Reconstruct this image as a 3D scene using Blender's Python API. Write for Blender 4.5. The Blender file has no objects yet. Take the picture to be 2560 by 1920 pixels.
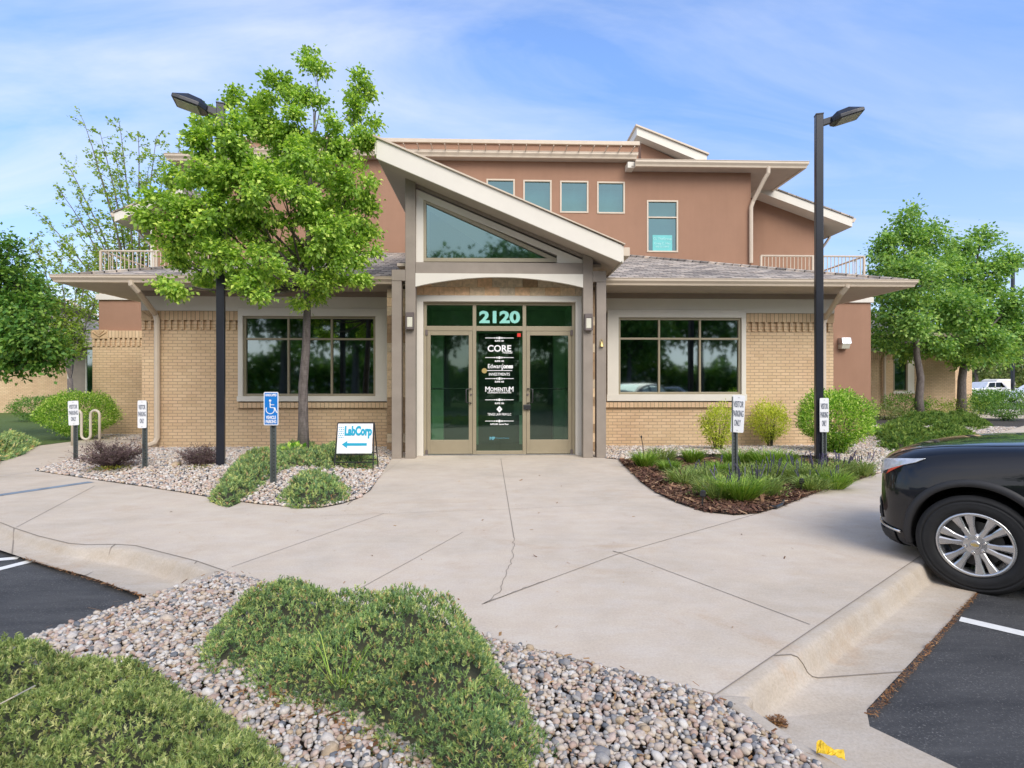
import bpy, bmesh, math, random
import numpy as np
from mathutils import Vector, Matrix, noise
from mathutils.bvhtree import BVHTree
random.seed(7); RNG = np.random.default_rng(11)
R = math.radians; PI = math.pi
SC = bpy.context.scene; COL = SC.collection

# ------------------------------------------------------------ camera
F = 1400.0; HZ = 965.0; H = 1.45; TH = R(1.8); CT, ST = math.cos(TH), math.sin(TH)
cam = bpy.data.cameras.new('camera'); camo = bpy.data.objects.new('camera', cam); COL.objects.link(camo)
cam.sensor_width = 36; cam.lens = 36*F/2560; cam.clip_start = .05; cam.clip_end = 5000
cam.shift_y = (HZ-960)/2560
camo.location = (0, 0, H); camo.rotation_euler = (R(90), 0, -TH); SC.camera = camo

def at(px, py, Y):      # photograph position -> (X, Z) on the upright plane at distance Y
    u = (px-1280)/F; d = Y/(CT-u*ST); return (u*d*CT+d*ST, H+(HZ-py)*d/F)
def gr(px, py, z=0):    # photograph position -> (X, Y) on the level plane at height z
    d = F*(H-z)/(py-HZ); u = (px-1280)/F; return (u*d*CT+d*ST, d*(CT-u*ST))

# ------------------------------------------------------------ world and sun
SUN_EL, SUN_AZ = R(40), R(157)     # azimuth measured from +Y towards +X
W = bpy.data.worlds.new("World"); SC.world = W; W.use_nodes = True
nt = W.node_tree; nt.nodes.clear()
def nn(t, **k):
    n = nt.nodes.new(t)
    for a, b in k.items(): setattr(n, a, b)
    return n
L = lambda a, b: nt.links.new(a, b)
sky = nn('ShaderNodeTexSky', sky_type='NISHITA', sun_disc=False, sun_elevation=SUN_EL, sun_rotation=SUN_AZ)
sky.altitude = 1500; sky.air_density = 1.0; sky.dust_density = .6; sky.ozone_density = 1.0
tc = nn('ShaderNodeTexCoord'); sep = nn('ShaderNodeSeparateXYZ'); L(tc.outputs['Generated'], sep.inputs[0])
def mth(op, a, b=None, c=None):
    n = nn('ShaderNodeMath', operation=op)
    for i, v in enumerate((a, b, c)):
        if v is None: continue
        if isinstance(v, (int, float)): n.inputs[i].default_value = v
        else: L(v, n.inputs[i])
    return n.outputs[0]
zc = mth('ADD', mth('MAXIMUM', sep.outputs[2], 0.0), .22)
cx = mth('DIVIDE', sep.outputs[0], zc); cy = mth('DIVIDE', sep.outputs[1], zc)
cmb = nn('ShaderNodeCombineXYZ'); L(cx, cmb.inputs[0]); L(cy, cmb.inputs[1])
mp = nn('ShaderNodeMapping'); L(cmb.outputs[0], mp.inputs[0]); mp.inputs['Rotation'].default_value = (0, 0, R(-24)); mp.inputs['Scale'].default_value = (.55, 1.5, 1); mp.inputs['Location'].default_value = (0.9, 2.2, 3.7)
n1 = nn('ShaderNodeTexNoise'); L(mp.outputs[0], n1.inputs['Vector']); n1.inputs['Scale'].default_value = 1.35; n1.inputs['Detail'].default_value = 7; n1.inputs['Roughness'].default_value = .58; n1.inputs['Distortion'].default_value = .9
cr = nn('ShaderNodeValToRGB'); L(n1.outputs[0], cr.inputs[0]); cr.color_ramp.elements[0].position = .43; cr.color_ramp.elements[0].color = (0, 0, 0, 1); cr.color_ramp.elements[1].position = .72; cr.color_ramp.elements[1].color = (1, 1, 1, 1)
# more cloud towards the left half of the sky, thin veil near the horizon
side = nn('ShaderNodeMapRange'); L(cx, side.inputs[0]); side.inputs[1].default_value = -1.6; side.inputs[2].default_value = 1.0; side.inputs[3].default_value = .75; side.inputs[4].default_value = .3
low = nn('ShaderNodeMapRange'); L(sep.outputs[2], low.inputs[0]); low.inputs[1].default_value = 0.0; low.inputs[2].default_value = .42; low.inputs[3].default_value = .40; low.inputs[4].default_value = .04
back = nn('ShaderNodeMapRange'); L(sep.outputs[1], back.inputs[0]); back.inputs[1].default_value = .1; back.inputs[2].default_value = -.5; back.inputs[3].default_value = 0.; back.inputs[4].default_value = .55  # brighter warm sky added behind the camera as fill for the facade
amt = mth('MINIMUM', mth('ADD', mth('MULTIPLY', cr.outputs[0], side.outputs[0]), low.outputs[0]), .8)
tint = nn('ShaderNodeMixRGB', blend_type='MULTIPLY'); tint.inputs[0].default_value = 1; L(sky.outputs[0], tint.inputs[1]); tint.inputs[2].default_value = (1.07, 1.31, 1.62, 1)
mx = nn('ShaderNodeMixRGB'); L(amt, mx.inputs[0]); elv = nn('ShaderNodeMapRange'); L(sep.outputs[2], elv.inputs[0]); elv.inputs[1].default_value = 0; elv.inputs[2].default_value = .5; elv.inputs[3].default_value = .46; elv.inputs[4].default_value = 1.
tin2 = nn('ShaderNodeMixRGB', blend_type='MULTIPLY'); tin2.inputs[0].default_value = 1; L(tint.outputs[0], tin2.inputs[1]); L(elv.outputs[0], tin2.inputs[2]); L(tin2.outputs[0], mx.inputs[1]); mx.inputs[2].default_value = (4.4, 4.6, 5.0, 1)
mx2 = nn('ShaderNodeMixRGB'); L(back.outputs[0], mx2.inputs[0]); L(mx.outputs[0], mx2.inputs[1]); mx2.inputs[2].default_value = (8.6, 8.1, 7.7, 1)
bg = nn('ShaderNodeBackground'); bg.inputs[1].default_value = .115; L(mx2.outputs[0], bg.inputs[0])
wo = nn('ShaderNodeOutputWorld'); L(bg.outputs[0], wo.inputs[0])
sl = bpy.data.lights.new('sun', 'SUN'); sl.energy = 1.6; sl.angle = R(38); sl.color = (1, .93, .82)
so = bpy.data.objects.new('sun', sl); COL.objects.link(so)
sd = Vector((math.sin(SUN_AZ)*math.cos(SUN_EL), math.cos(SUN_AZ)*math.cos(SUN_EL), math.sin(SUN_EL)))
so.rotation_euler = sd.to_track_quat('Z', 'Y').to_euler()
SC.view_settings.view_transform = 'Standard'; SC.view_settings.look = 'None'
SC.view_settings.exposure = .95; SC.view_settings.gamma = 1
SC.cycles.max_bounces = 8; SC.cycles.transparent_max_bounces = 16

# ------------------------------------------------------------ materials
MATS = {}
class NB:
    def __init__(s, name):
        s.m = bpy.data.materials.new(name); s.m.use_nodes = True; s.t = s.m.node_tree; s.t.nodes.clear()
        s.out = s.n('ShaderNodeOutputMaterial'); MATS[name] = s.m
    def n(s, t, ins=None, **k):
        x = s.t.nodes.new(t)
        for a, b in k.items(): setattr(x, a, b)
        if ins:
            for a, b in ins.items(): s.s(x.inputs[a], b)
        return x
    def s(s, inp, v):
        if hasattr(v, 'is_output') or isinstance(v, bpy.types.NodeSocket): s.t.links.new(v, inp)
        elif isinstance(v, tuple) and len(v) == 3 and inp.type == 'RGBA': inp.default_value = (*v, 1)
        else: inp.default_value = v
    def co(s, scale=(1, 1, 1), rot=(0, 0, 0), loc=(0, 0, 0)):
        t = s.n('ShaderNodeTexCoord'); m = s.n('ShaderNodeMapping', {'Vector': t.outputs['Object']})
        m.inputs['Scale'].default_value = scale; m.inputs['Rotation'].default_value = rot; m.inputs['Location'].default_value = loc
        return m.outputs[0]
    def noise(s, v, scale, detail=4, rough=.5, dist=0):
        return s.n('ShaderNodeTexNoise', {'Vector': v, 'Scale': scale, 'Detail': detail, 'Roughness': rough, 'Distortion': dist}).outputs[0]
    def ramp(s, v, stops, interp='LINEAR'):
        r = s.n('ShaderNodeValToRGB', {'Fac': v}); e = r.color_ramp.elements; r.color_ramp.interpolation = interp
        while len(e) < len(stops): e.new(.5)
        for i, (p, c) in enumerate(stops):
            e[i].position = p; e[i].color = (c, c, c, 1) if isinstance(c, (int, float)) else (*c, 1)
        return r.outputs[0]
    def mix(s, f, a, b, mode='MIX'):
        x = s.n('ShaderNodeMixRGB', blend_type=mode); s.s(x.inputs[0], f); s.s(x.inputs[1], a); s.s(x.inputs[2], b); return x.outputs[0]
    def math(s, op, a, b=0.0):
        x = s.n('ShaderNodeMath', operation=op); s.s(x.inputs[0], a); s.s(x.inputs[1], b); return x.outputs[0]
    def bump(s, h, st=.3, d=.01):
        return s.n('ShaderNodeBump', {'Height': h, 'Strength': st, 'Distance': d}).outputs[0]
    def bsdf(s, col, rough=.6, metal=0., nrm=None, spec=.5, **k):
        b = s.n('ShaderNodeBsdfPrincipled', {'Base Color': col, 'Roughness': rough, 'Metallic': metal, 'Specular IOR Level': spec})
        if nrm is not None: s.t.links.new(nrm, b.inputs['Normal'])
        for a, v in k.items(): s.s(b.inputs[a.replace('_', ' ')], v)
        return b.outputs[0]
    def done(s, sh): s.t.links.new(sh, s.out.inputs[0]); return s.m

def simple(name, c, rough=.5, metal=0, var=.08, vs=3., bump=.0, bs=40., **k):
    b = NB(name); v = b.co()
    lo = tuple(x*(1-var) for x in c); hi = tuple(min(1, x*(1+var)) for x in c)
    col = b.ramp(b.noise(v, vs, 5, .6), [(.3, lo), (.7, hi)])
    nr = b.bump(b.noise(v, bs, 3), bump, .01) if bump else None
    return b.done(b.bsdf(col, rough, metal, nr, **k))
simple('white_trim', (.69, .65, .575), .5, var=.05, vs=1.2, bump=.1, bs=90)
simple('cream_gutter', (.58, .485, .38), .42, var=.05)
simple('taupe_wood', (.27, .228, .19), .6, var=.1, bump=.15, bs=60)
simple('soffit', (.47, .40, .335), .7, var=.06)
simple('frieze', (.30, .24, .19), .65, var=.08)
simple('aluminium', (.34, .29, .20), .38, metal=.25, var=.05)
simple('black_paint', (.012, .014, .022), .32, var=.2)
simple('black_metal', (.02, .02, .022), .4)
simple('dark_bronze', (.13, .105, .10), .45)
simple('lens_plastic', (.62, .60, .50), .35, var=.06)
simple('lamp_lens', (.42, .41, .36), .25, var=.2, vs=9)
simple('galvanised', (.10, .115, .115), .5, metal=.3, var=.2)
simple('sign_white', (.78, .79, .82), .4, var=.02)
simple('sign_blue', (.008, .17, .55), .35, var=.03)
simple('sign_ink', (.10, .12, .17), .5)
simple('teal_ink', (.0, .33, .50), .5, var=.02)
simple('vinyl_white', (.85, .86, .86), .5, var=.02)
simple('vinyl_mint', (.27, .66, .58), .5, var=.02)
simple('red_plastic', (.7, .03, .02), .4)
simple('steel', (.55, .56, .58), .3, metal=.9)
simple('rack_paint', (.55, .49, .40), .4)
simple('brick_trim', (.57, .40, .235), .85, var=.12, vs=7, bump=.3, bs=80)
simple('interior_wall', (.55, .68, .55), .8)
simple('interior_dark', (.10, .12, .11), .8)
simple('blind', (.42, .55, .55), .7)
simple('soil', (.045, .03, .02), .95, var=.3, vs=20, bump=.5)
simple('twig', (.06, .06, .035), .9)
simple('dry_twig', (.16, .105, .105), .9, var=.3, vs=30)
simple('yellow_plastic', (.78, .50, .02), .45, var=.1, vs=40)
simple('tyre_rubber', (.011, .011, .012), .75, var=.25, vs=12, bump=.2, bs=120)
simple('arch_plastic', (.022, .022, .024), .6)
simple('rim_alloy', (.55, .55, .56), .25, metal=.85, var=.03)
simple('brake_iron', (.08, .075, .07), .6, metal=.5)
simple('gold', (.6, .45, .18), .35, metal=.6)
simple('amber', (.75, .10, .05), .2)
simple('lamp_silver', (.66, .68, .72), .12, metal=.3, var=.2, vs=25)
simple('tail_red', (.35, .01, .01), .2)
simple('chrome', (.75, .75, .76), .12, metal=1)
simple('car_white', (.75, .76, .78), .25)
simple('car_silver', (.4, .42, .45), .3, metal=.4)
simple('marking_white', (.72, .72, .70), .7, var=.1, vs=18)
simple('marking_blue', (.20, .25, .31), .8, var=.25, vs=6)
simple('sap_green', (.05, .1, .02), .6)
simple('hedge_dark', (.02, .045, .015), .8, var=.4, vs=5)

def brick(name, c1, c2, mortar, bw, rh, ms=.012, swap=False):
    b = NB(name); t = b.n('ShaderNodeTexCoord'); sp = b.n('ShaderNodeSeparateXYZ', {0: t.outputs['Object']})
    u = b.math('ADD', sp.outputs[0], sp.outputs[1])
    cb = b.n('ShaderNodeCombineXYZ'); b.s(cb.inputs[0], sp.outputs[2] if swap else u); b.s(cb.inputs[1], u if swap else sp.outputs[2])
    br = b.n('ShaderNodeTexBrick', {'Vector': cb.outputs[0], 'Color1': c1, 'Color2': c2, 'Mortar': mortar, 'Scale': 1., 'Mortar Size': ms, 'Mortar Smooth': .3, 'Bias': 0., 'Brick Width': bw, 'Row Height': rh})
    if swap: br.offset = 0
    nz = b.noise(t.outputs['Object'], 1.1, 6, .6); n2 = b.noise(t.outputs['Object'], 60, 3)
    col = b.mix(.35, br.outputs[0], b.ramp(nz, [(.3, (.36, .36, .36)), (.7, (.66, .66, .66))]), 'OVERLAY')
    col = b.mix(.14, col, b.ramp(n2, [(.3, 0.1), (.7, .9)]), 'OVERLAY')
    h = b.math('SUBTRACT', b.math('MULTIPLY', n2, .25), br.outputs[1])
    return b.done(b.bsdf(col, .9, 0, b.bump(h, .6, .008), spec=.25))
brick('brick', (.67, .485, .305), (.59, .42, .255), (.38, .28, .19), .215, .074, .008)
brick('brick_soldier', (.67, .485, .305), (.59, .42, .255), (.28, .21, .145), .40, .0985, .008, True)
brick('stone_cladding', (.50, .33, .19), (.30, .20, .125), (.22, .17, .12), .42, .2, .004)
def stucco(name, c):
    b = NB(name); v = b.co()
    c2 = tuple(x*.88 for x in c)
    col = b.ramp(b.noise(v, .7, 7, .65), [(.3, c2), (.72, c)])
    col = b.mix(.10, col, b.ramp(b.noise(b.co((6, 6, .6)), 1.2, 4), [(.35, .42), (.65, .58)]), 'OVERLAY')
    return b.done(b.bsdf(col, .95, 0, b.bump(b.noise(v, 90, 4, .7), .6, .01), spec=.2))
stucco('stucco', (.36, .21, .142))
def shingles():
    b = NB('shingles'); t = b.n('ShaderNodeTexCoord'); sp = b.n('ShaderNodeSeparateXYZ', {0: t.outputs['Object']})
    cb = b.n('ShaderNodeCombineXYZ', {0: sp.outputs[0], 1: sp.outputs[1]})
    br = b.n('ShaderNodeTexBrick', {'Vector': cb.outputs[0], 'Color1': (.46, .41, .36), 'Color2': (.16, .145, .135), 'Mortar': (.05, .045, .045), 'Scale': 1., 'Mortar Size': .012, 'Mortar Smooth': .5, 'Bias': -.1, 'Brick Width': .32, 'Row Height': .16})
    n = b.noise(b.co((1, 2.6, 1)), 3.2, 6, .7)
    col = b.mix(.75, br.outputs[0], b.ramp(n, [(.3, (.25, .25, .27)), (.5, (.5, .5, .5)), (.68, (.85, .76, .66))]), 'OVERLAY')
    return b.done(b.bsdf(col, .95, 0, b.bump(b.math('SUBTRACT', b.math('MULTIPLY', b.noise(t.outputs['Object'], 150, 2), .4), br.outputs[1]), .7, .015), spec=.2))
shingles()
def concrete(name, c, stain=.7):
    b = NB(name); v = b.co()
    big = b.noise(v, .45, 8, .62, .4); mid = b.noise(v, 2.6, 7, .7); fine = b.noise(v, 70, 5, .8)
    col = b.ramp(big, [(.28, tuple(x*.84 for x in c)), (.5, c), (.75, tuple(min(1, x*1.1) for x in c))])
    col = b.mix(.3, col, b.ramp(mid, [(.3, .36), (.7, .62)]), 'OVERLAY')
    rust = b.ramp(b.noise(b.co((1, 1, 1), loc=(3, 9, 0)), .9, 8, .72, 1.5), [(.55, 0.), (.68, 1.)])
    col = b.mix(b.math('MULTIPLY', rust, .36*stain), col, (.42, .25, .12))
    wv = b.ramp(b.noise(b.co((1.4, 3.2, 1), rot=(0, 0, R(28))), 1.9, 8, .75), [(.44, 0.), (.64, 1.)])
    col = b.mix(b.math('MULTIPLY', wv, .22), col, (.62, .60, .58))
    spk = b.ramp(fine, [(.3, .3), (.55, .52), (.8, .7)])
    col = b.mix(.42, col, spk, 'OVERLAY')
    dirt = b.ramp(b.noise(v, 23, 2, .6), [(.70, 0.), (.76, 1.)])
    col = b.mix(b.math('MULTIPLY', dirt, .3), col, (.22, .19, .16))
    return b.done(b.bsdf(col, .92, 0, b.bump(fine, .25, .004), spec=.25))
concrete('concrete', (.555, .472, .378)); concrete('concrete_kerb', (.46, .395, .32), .9)
def asphalt():
    b = NB('asphalt'); v = b.co()
    f = b.noise(v, 75, 4, .8); g = b.noise(b.co((1, 4, 1), rot=(0, 0, R(-35))), 1.3, 7, .7)
    col = b.ramp(g, [(.3, (.030, .031, .034)), (.7, (.078, .078, .079))])
    sp = b.ramp(f, [(.56, 0.), (.68, 1.)])
    msk = b.ramp(b.noise(v, 2.2, 5, .7), [(.42, .3), (.68, 1.)])
    col = b.mix(b.math('MULTIPLY', sp, msk), col, (.30, .29, .28))
    return b.done(b.bsdf(col, .8, 0, b.bump(f, .8, .006), spec=.4))
asphalt()
def rocks(name, k=1.):
    b = NB(name); g = b.n('ShaderNodeNewGeometry'); r = g.outputs['Random Per Island']; v = b.co()
    S = [(0., (.55, .47, .41)), (.16, (.66, .60, .54)), (.3, (.50, .36, .29)), (.4, (.62, .52, .42)), (.52, (.30, .29, .29)), (.6, (.70, .66, .61)), (.72, (.52, .40, .27)), (.8, (.17, .18, .20)), (.86, (.60, .47, .40)), (.95, (.42, .40, .38))]
    col = b.ramp(r, [(p, tuple(x*k for x in c)) for p, c in S], 'CONSTANT')
    col = b.mix(.45, col, b.ramp(b.noise(v, 55, 5, .7, .5), [(.3, .3), (.7, .68)]), 'OVERLAY')
    return b.done(b.bsdf(col, .72, 0, b.bump(b.noise(v, 130, 3), .3, .004), spec=.35))
rocks('river_stone', .8); rocks('river_stone_far', .92)
def rockbed():
    b = NB('rock_bed'); v = b.co((1, 1, 1))
    vo = b.n('ShaderNodeTexVoronoi', {'Vector': v, 'Scale': 24.}); bw = b.n('ShaderNodeRGBToBW', {0: vo.outputs['Color']}).outputs[0]
    col = b.ramp(bw, [(.1, (.14, .14, .15)), (.35, (.42, .36, .31)), (.55, (.60, .54, .48)), (.8, (.46, .34, .27))])
    col = b.mix(b.ramp(vo.outputs[0], [(.012, 0.), (.034, 1.)]), col, (.06, .05, .045))
    return b.done(b.bsdf(col, .9, 0, b.bump(vo.outputs[0], .8, -.03)))
rockbed()
def mulch():
    b = NB('mulch_chip'); g = b.n('ShaderNodeNewGeometry')
    col = b.ramp(g.outputs['Random Per Island'], [(0., (.05, .022, .014)), (.4, (.11, .045, .026)), (.7, (.17, .08, .045)), (.9, (.34, .2, .11)), (1., (.5, .34, .2))])
    return b.done(b.bsdf(col, .9))
mulch()
def leaf(name, stops, trans=.35, rough=.5, hue=None):
    b = NB(name); g = b.n('ShaderNodeNewGeometry'); v = b.co()
    col = b.ramp(g.outputs['Random Per Island'], stops)
    col = b.mix(.55, col, b.ramp(b.noise(v, 2.2, 3), [(.3, .3), (.7, .7)]), 'OVERLAY')
    p = b.bsdf(col, rough, 0, spec=.35)
    tr = b.n('ShaderNodeBsdfTranslucent', {'Color': b.mix(1., col, (1.25, 1.3, .6), 'MULTIPLY')}).outputs[0]
    mx = b.n('ShaderNodeMixShader', {0: trans, 1: p, 2: tr}); return b.done(mx.outputs[0])
leaf('maple_leaf', [(0., (0.156, 0.286, 0.054)), (.4, (0.284, 0.461, 0.076)), (.75, (0.487, 0.678, 0.128)), (1., (0.801, 0.922, 0.216))], .42)
leaf('linden_leaf', [(0., (0.119, 0.262, 0.070)), (.5, (0.239, 0.415, 0.103)), (1., (0.505, 0.676, 0.174))], .4)
leaf('dark_leaf', [(0., (0.065, 0.170, 0.038)), (.5, (0.132, 0.289, 0.051)), (1., (0.297, 0.446, 0.088))], .3)
leaf('sparse_leaf', [(0., (0.168, 0.262, 0.046)), (.5, (0.315, 0.444, 0.092)), (1., (0.546, 0.605, 0.161))], .6)
leaf('pale_leaf', [(0., (.14, .20, .06)), (.5, (.22, .28, .09)), (1., (.34, .36, .15))], .3)
leaf('juniper', [(0., (0.121, 0.210, 0.109)), (.35, (0.207, 0.335, 0.130)), (.7, (0.381, 0.502, 0.182)), (.93, (0.660, 0.695, 0.278)), (.97, (0.692, 0.445, 0.261)), (1., (0.254, 0.207, 0.090))], .25, .65)
leaf('juniper_light', [(0., (0.129, 0.200, 0.079)), (.35, (0.255, 0.343, 0.107)), (.75, (0.435, 0.511, 0.179)), (.95, (0.692, 0.687, 0.324)), (1., (0.221, 0.182, 0.085))], .25, .65)
leaf('juniper_green', [(0., (0.061, 0.143, 0.024)), (.5, (0.131, 0.237, 0.041)), (1., (0.303, 0.400, 0.083))], .25, .65)
leaf('yellow_leaf', [(0., (0.277, 0.355, 0.044)), (.5, (0.520, 0.603, 0.065)), (1., (0.865, 0.886, 0.176))], .35)
leaf('box_leaf', [(0., (0.081, 0.229, 0.025)), (.45, (0.242, 0.456, 0.048)), (.8, (0.524, 0.721, 0.120)), (1., (0.926, 0.988, 0.386))], .35)
leaf('grass_blade', [(0., (0.103, 0.207, 0.025)), (.5, (0.205, 0.363, 0.048)), (1., (0.431, 0.552, 0.099))], .3)
leaf('sage_blade', [(0., (0.135, 0.214, 0.058)), (.5, (0.237, 0.336, 0.099)), (1., (0.441, 0.506, 0.147))], .25)
leaf('lavender', [(0., (.04, .035, .075)), (.6, (.09, .08, .14)), (1., (.15, .13, .22))], .2)
leaf('purple_leaf', [(0., (.07, .045, .05)), (.6, (.15, .10, .10)), (.9, (.20, .15, .12)), (1., (.12, .17, .04))], .2)
leaf('moss', [(0., (.10, .11, .01)), (1., (.22, .22, .02))], .2)
leaf('litter', [(0., (.12, .05, .02)), (.5, (.28, .13, .05)), (1., (.45, .26, .12))], .2)
def bark():
    b = NB('bark'); v = b.co((1, 1, .25))
    n = b.noise(v, 26, 6, .7, .4); rg = b.noise(b.co((1, 1, 9)), 6, 3)
    col = b.ramp(n, [(.3, (.075, .06, .055)), (.7, (.21, .18, .165))])
    col = b.mix(.3, col, b.ramp(rg, [(.4, .3), (.6, .65)]), 'OVERLAY')
    return b.done(b.bsdf(col, .92, 0, b.bump(n, .7, .012)))
bark()
def glass(name, tint, refl, rtint=(.8, .95, .95), rough=.035):
    b = NB(name); lw = b.n('ShaderNodeLayerWeight', {0: .35})
    fac = b.math('MINIMUM', b.math('ADD', b.math('MULTIPLY', lw.outputs[0], .6), refl), 1.)
    v = b.co(); bp = b.bump(b.noise(v, 1.3, 2), .02, .01)
    g = b.n('ShaderNodeBsdfGlossy', {'Color': rtint, 'Roughness': rough, 'Normal': bp}); t = b.n('ShaderNodeBsdfTransparent', {'Color': tint})
    return b.done(b.n('ShaderNodeMixShader', {0: fac, 1: t.outputs[0], 2: g.outputs[0]}).outputs[0])
glass('glass_dark', (.16, .28, .25), .25); glass('glass_door', (.42, .62, .48), .10, (.75, .95, .8)); glass('glass_upper', (.25, .42, .42), .26, (.50, .74, .70))
glass('car_glass', (.06, .07, .07), .2); glass('lens_clear', (.8, .82, .85), .25, (1, 1, 1))
def paint(name, c):
    b = NB(name); return b.done(b.bsdf(c, .3, 0., None, .15, Coat_Weight=1.0, Coat_Roughness=.02, Coat_IOR=1.45))
paint('car_black', (.006, .0065, .009))
def lawn():
    b = NB('lawn'); v = b.co(); n = b.noise(v, 30, 5, .7); m = b.noise(v, .6, 4)
    return b.done(b.bsdf(b.mix(m, b.ramp(n, [(.3, (.03, .065, .012)), (.7, (.11, .17, .035))]), (.10, .15, .03)), .95, 0, b.bump(n, .8, .03)))
lawn()
simple('far_paving', (.40, .37, .34), .9, var=.15)
simple('dry_ground', (.24, .21, .15), .95, var=.3, vs=.3)
simple('hill', (.07, .10, .13), 1, var=.3, vs=.02)

# ------------------------------------------------------------ mesh helpers
def mesh_np(name, V, Fc, smooth=False):
    me = bpy.data.meshes.new(name); V = np.asarray(V, np.float32); Fc = np.asarray(Fc, np.int32)
    k = Fc.shape[1]; n = len(Fc)
    me.vertices.add(len(V)); me.vertices.foreach_set('co', V.ravel())
    me.loops.add(n*k); me.loops.foreach_set('vertex_index', Fc.ravel())
    me.polygons.add(n); me.polygons.foreach_set('loop_start', np.arange(0, n*k, k, dtype=np.int32)); me.polygons.foreach_set('loop_total', np.full(n, k, np.int32))
    if smooth: me.polygons.foreach_set('use_smooth', np.ones(n, bool))
    me.update(calc_edges=True); return me
def setp(o, parent):
    if parent is not None:
        o.parent = parent
        if parent.type == 'EMPTY': o.matrix_parent_inverse = parent.matrix_basis.inverted()
def tag(o, label=None, cat=None, group=None, kind=None):
    for k, v in (('label', label), ('category', cat), ('group', group), ('kind', kind)):
        if v: o[k] = v
    return o
def addo(name, me, m, parent=None, label=None, cat=None, group=None, kind=None):
    o = bpy.data.objects.new(name, me); COL.objects.link(o)
    if m: me.materials.clear(); me.materials.append(MATS[m])
    setp(o, parent); return tag(o, label, cat, group, kind)
def thing(name, label, cat, loc=(0, 0, 0), rz=0, group=None):
    o = bpy.data.objects.new(name, None); COL.objects.link(o); o.location = loc; o.rotation_euler = (0, 0, rz); o.empty_display_size = .3
    return tag(o, label, cat, group)
def copy_tree(o, parent=None):
    c = o.copy(); COL.objects.link(c)
    if parent is not None: c.parent = parent; c.matrix_parent_inverse = o.matrix_parent_inverse.copy()
    for ch in list(o.children): copy_tree(ch, c)
    return c
class MB:
    def __init__(s): s.v = []; s.f = []
    def add(s, vs, fs):
        n = len(s.v); s.v += [tuple(p) for p in vs]; s.f += [tuple(i+n for i in f) for f in fs]; return s
    def box(s, x0, y0, z0, x1, y1, z1):
        x0, x1 = sorted((x0, x1)); y0, y1 = sorted((y0, y1)); z0, z1 = sorted((z0, z1))
        return s.add([(x0, y0, z0), (x1, y0, z0), (x1, y1, z0), (x0, y1, z0), (x0, y0, z1), (x1, y0, z1), (x1, y1, z1), (x0, y1, z1)],
              [(0, 3, 2, 1), (4, 5, 6, 7), (0, 1, 5, 4), (1, 2, 6, 5), (2, 3, 7, 6), (3, 0, 4, 7)])
    def prism(s, poly, a, b, axis='y'):     # poly in (x,z) for y, (x,y) for z, (y,z) for x
        P = {'y': lambda p, t: (p[0], t, p[1]), 'z': lambda p, t: (p[0], p[1], t), 'x': lambda p, t: (t, p[0], p[1])}[axis]
        n = len(poly)
        return s.add([P(p, a) for p in poly]+[P(p, b) for p in poly], [tuple(range(n))[::-1], tuple(range(n, 2*n))]+[(i, (i+1) % n, n+(i+1) % n, n+i) for i in range(n)])
    def tube(s, pts, r, n=8, cap=True):
        pts = [Vector(p) for p in pts]; m = len(pts); rs = r if isinstance(r, (list, tuple)) else [r]*m
        vs = []; up = None
        for i, p in enumerate(pts):
            t = (pts[min(i+1, m-1)]-pts[max(i-1, 0)]).normalized()
            if up is None: up = t.orthogonal().normalized()
            up = (up-t*up.dot(t)); up = up.normalized() if up.length > 1e-6 else t.orthogonal().normalized()
            w = t.cross(up)
            for k in range(n):
                a = 2*PI*k/n; vs.append(p+(up*math.cos(a)+w*math.sin(a))*rs[i])
        fs = [(i*n+k, i*n+(k+1) % n, (i+1)*n+(k+1) % n, (i+1)*n+k) for i in range(m-1) for k in range(n)]
        if cap: fs += [tuple(range(n))[::-1], tuple(range((m-1)*n, m*n))]
        return s.add(vs, fs)
    def sweep(s, prof, path, closed=False, capends=True):   # prof: (outward, z) ; path: plan points; outward = right-hand side of travel
        n = len(path); m = len(prof); vs = []
        for i, p in enumerate(path):
            p = Vector(p[:2]); d1 = (p-Vector(path[i-1][:2])).normalized() if i > 0 or closed else None
            d2 = (Vector(path[(i+1) % n][:2])-p).normalized() if i < n-1 or closed else None
            d1 = d1 or d2; d2 = d2 or d1
            n1 = Vector((d1.y, -d1.x)); n2 = Vector((d2.y, -d2.x)); mt = (n1+n2).normalized(); sc = 1/max(.3, mt.dot(n1))
            for (o, z) in prof: q = p+mt*o*sc; vs.append((q.x, q.y, z))
        fs = [(i*m+k, ((i+1) % n)*m+k, ((i+1) % n)*m+(k+1) % m, i*m+(k+1) % m) for i in range(n if closed else n-1) for k in range(m)]
        if capends and not closed: fs += [tuple(range(m)), tuple(range((n-1)*m, n*m))[::-1]]
        return s.add(vs, fs)
    def lathe(s, prof, n, c, ax, ref=None, cap=False):   # prof: (radius, along axis)
        ax = Vector(ax).normalized(); u = ax.orthogonal().normalized(); w = ax.cross(u); c = Vector(c); m = len(prof)
        vs = [c+ax*h+(u*math.cos(2*PI*k/n)+w*math.sin(2*PI*k/n))*r for k in range(n) for (r, h) in prof]
        fs = [(k*m+j, ((k+1) % n)*m+j, ((k+1) % n)*m+j+1, k*m+j+1) for k in range(n) for j in range(m-1)]
        return s.add(vs, fs)
    def mesh(s, name):
        me = bpy.data.meshes.new(name); me.from_pydata(s.v, [], s.f); me.update()
        bm = bmesh.new(); bm.from_mesh(me); bmesh.ops.recalc_face_normals(bm, faces=bm.faces); bm.to_mesh(me); bm.free(); return me
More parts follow.
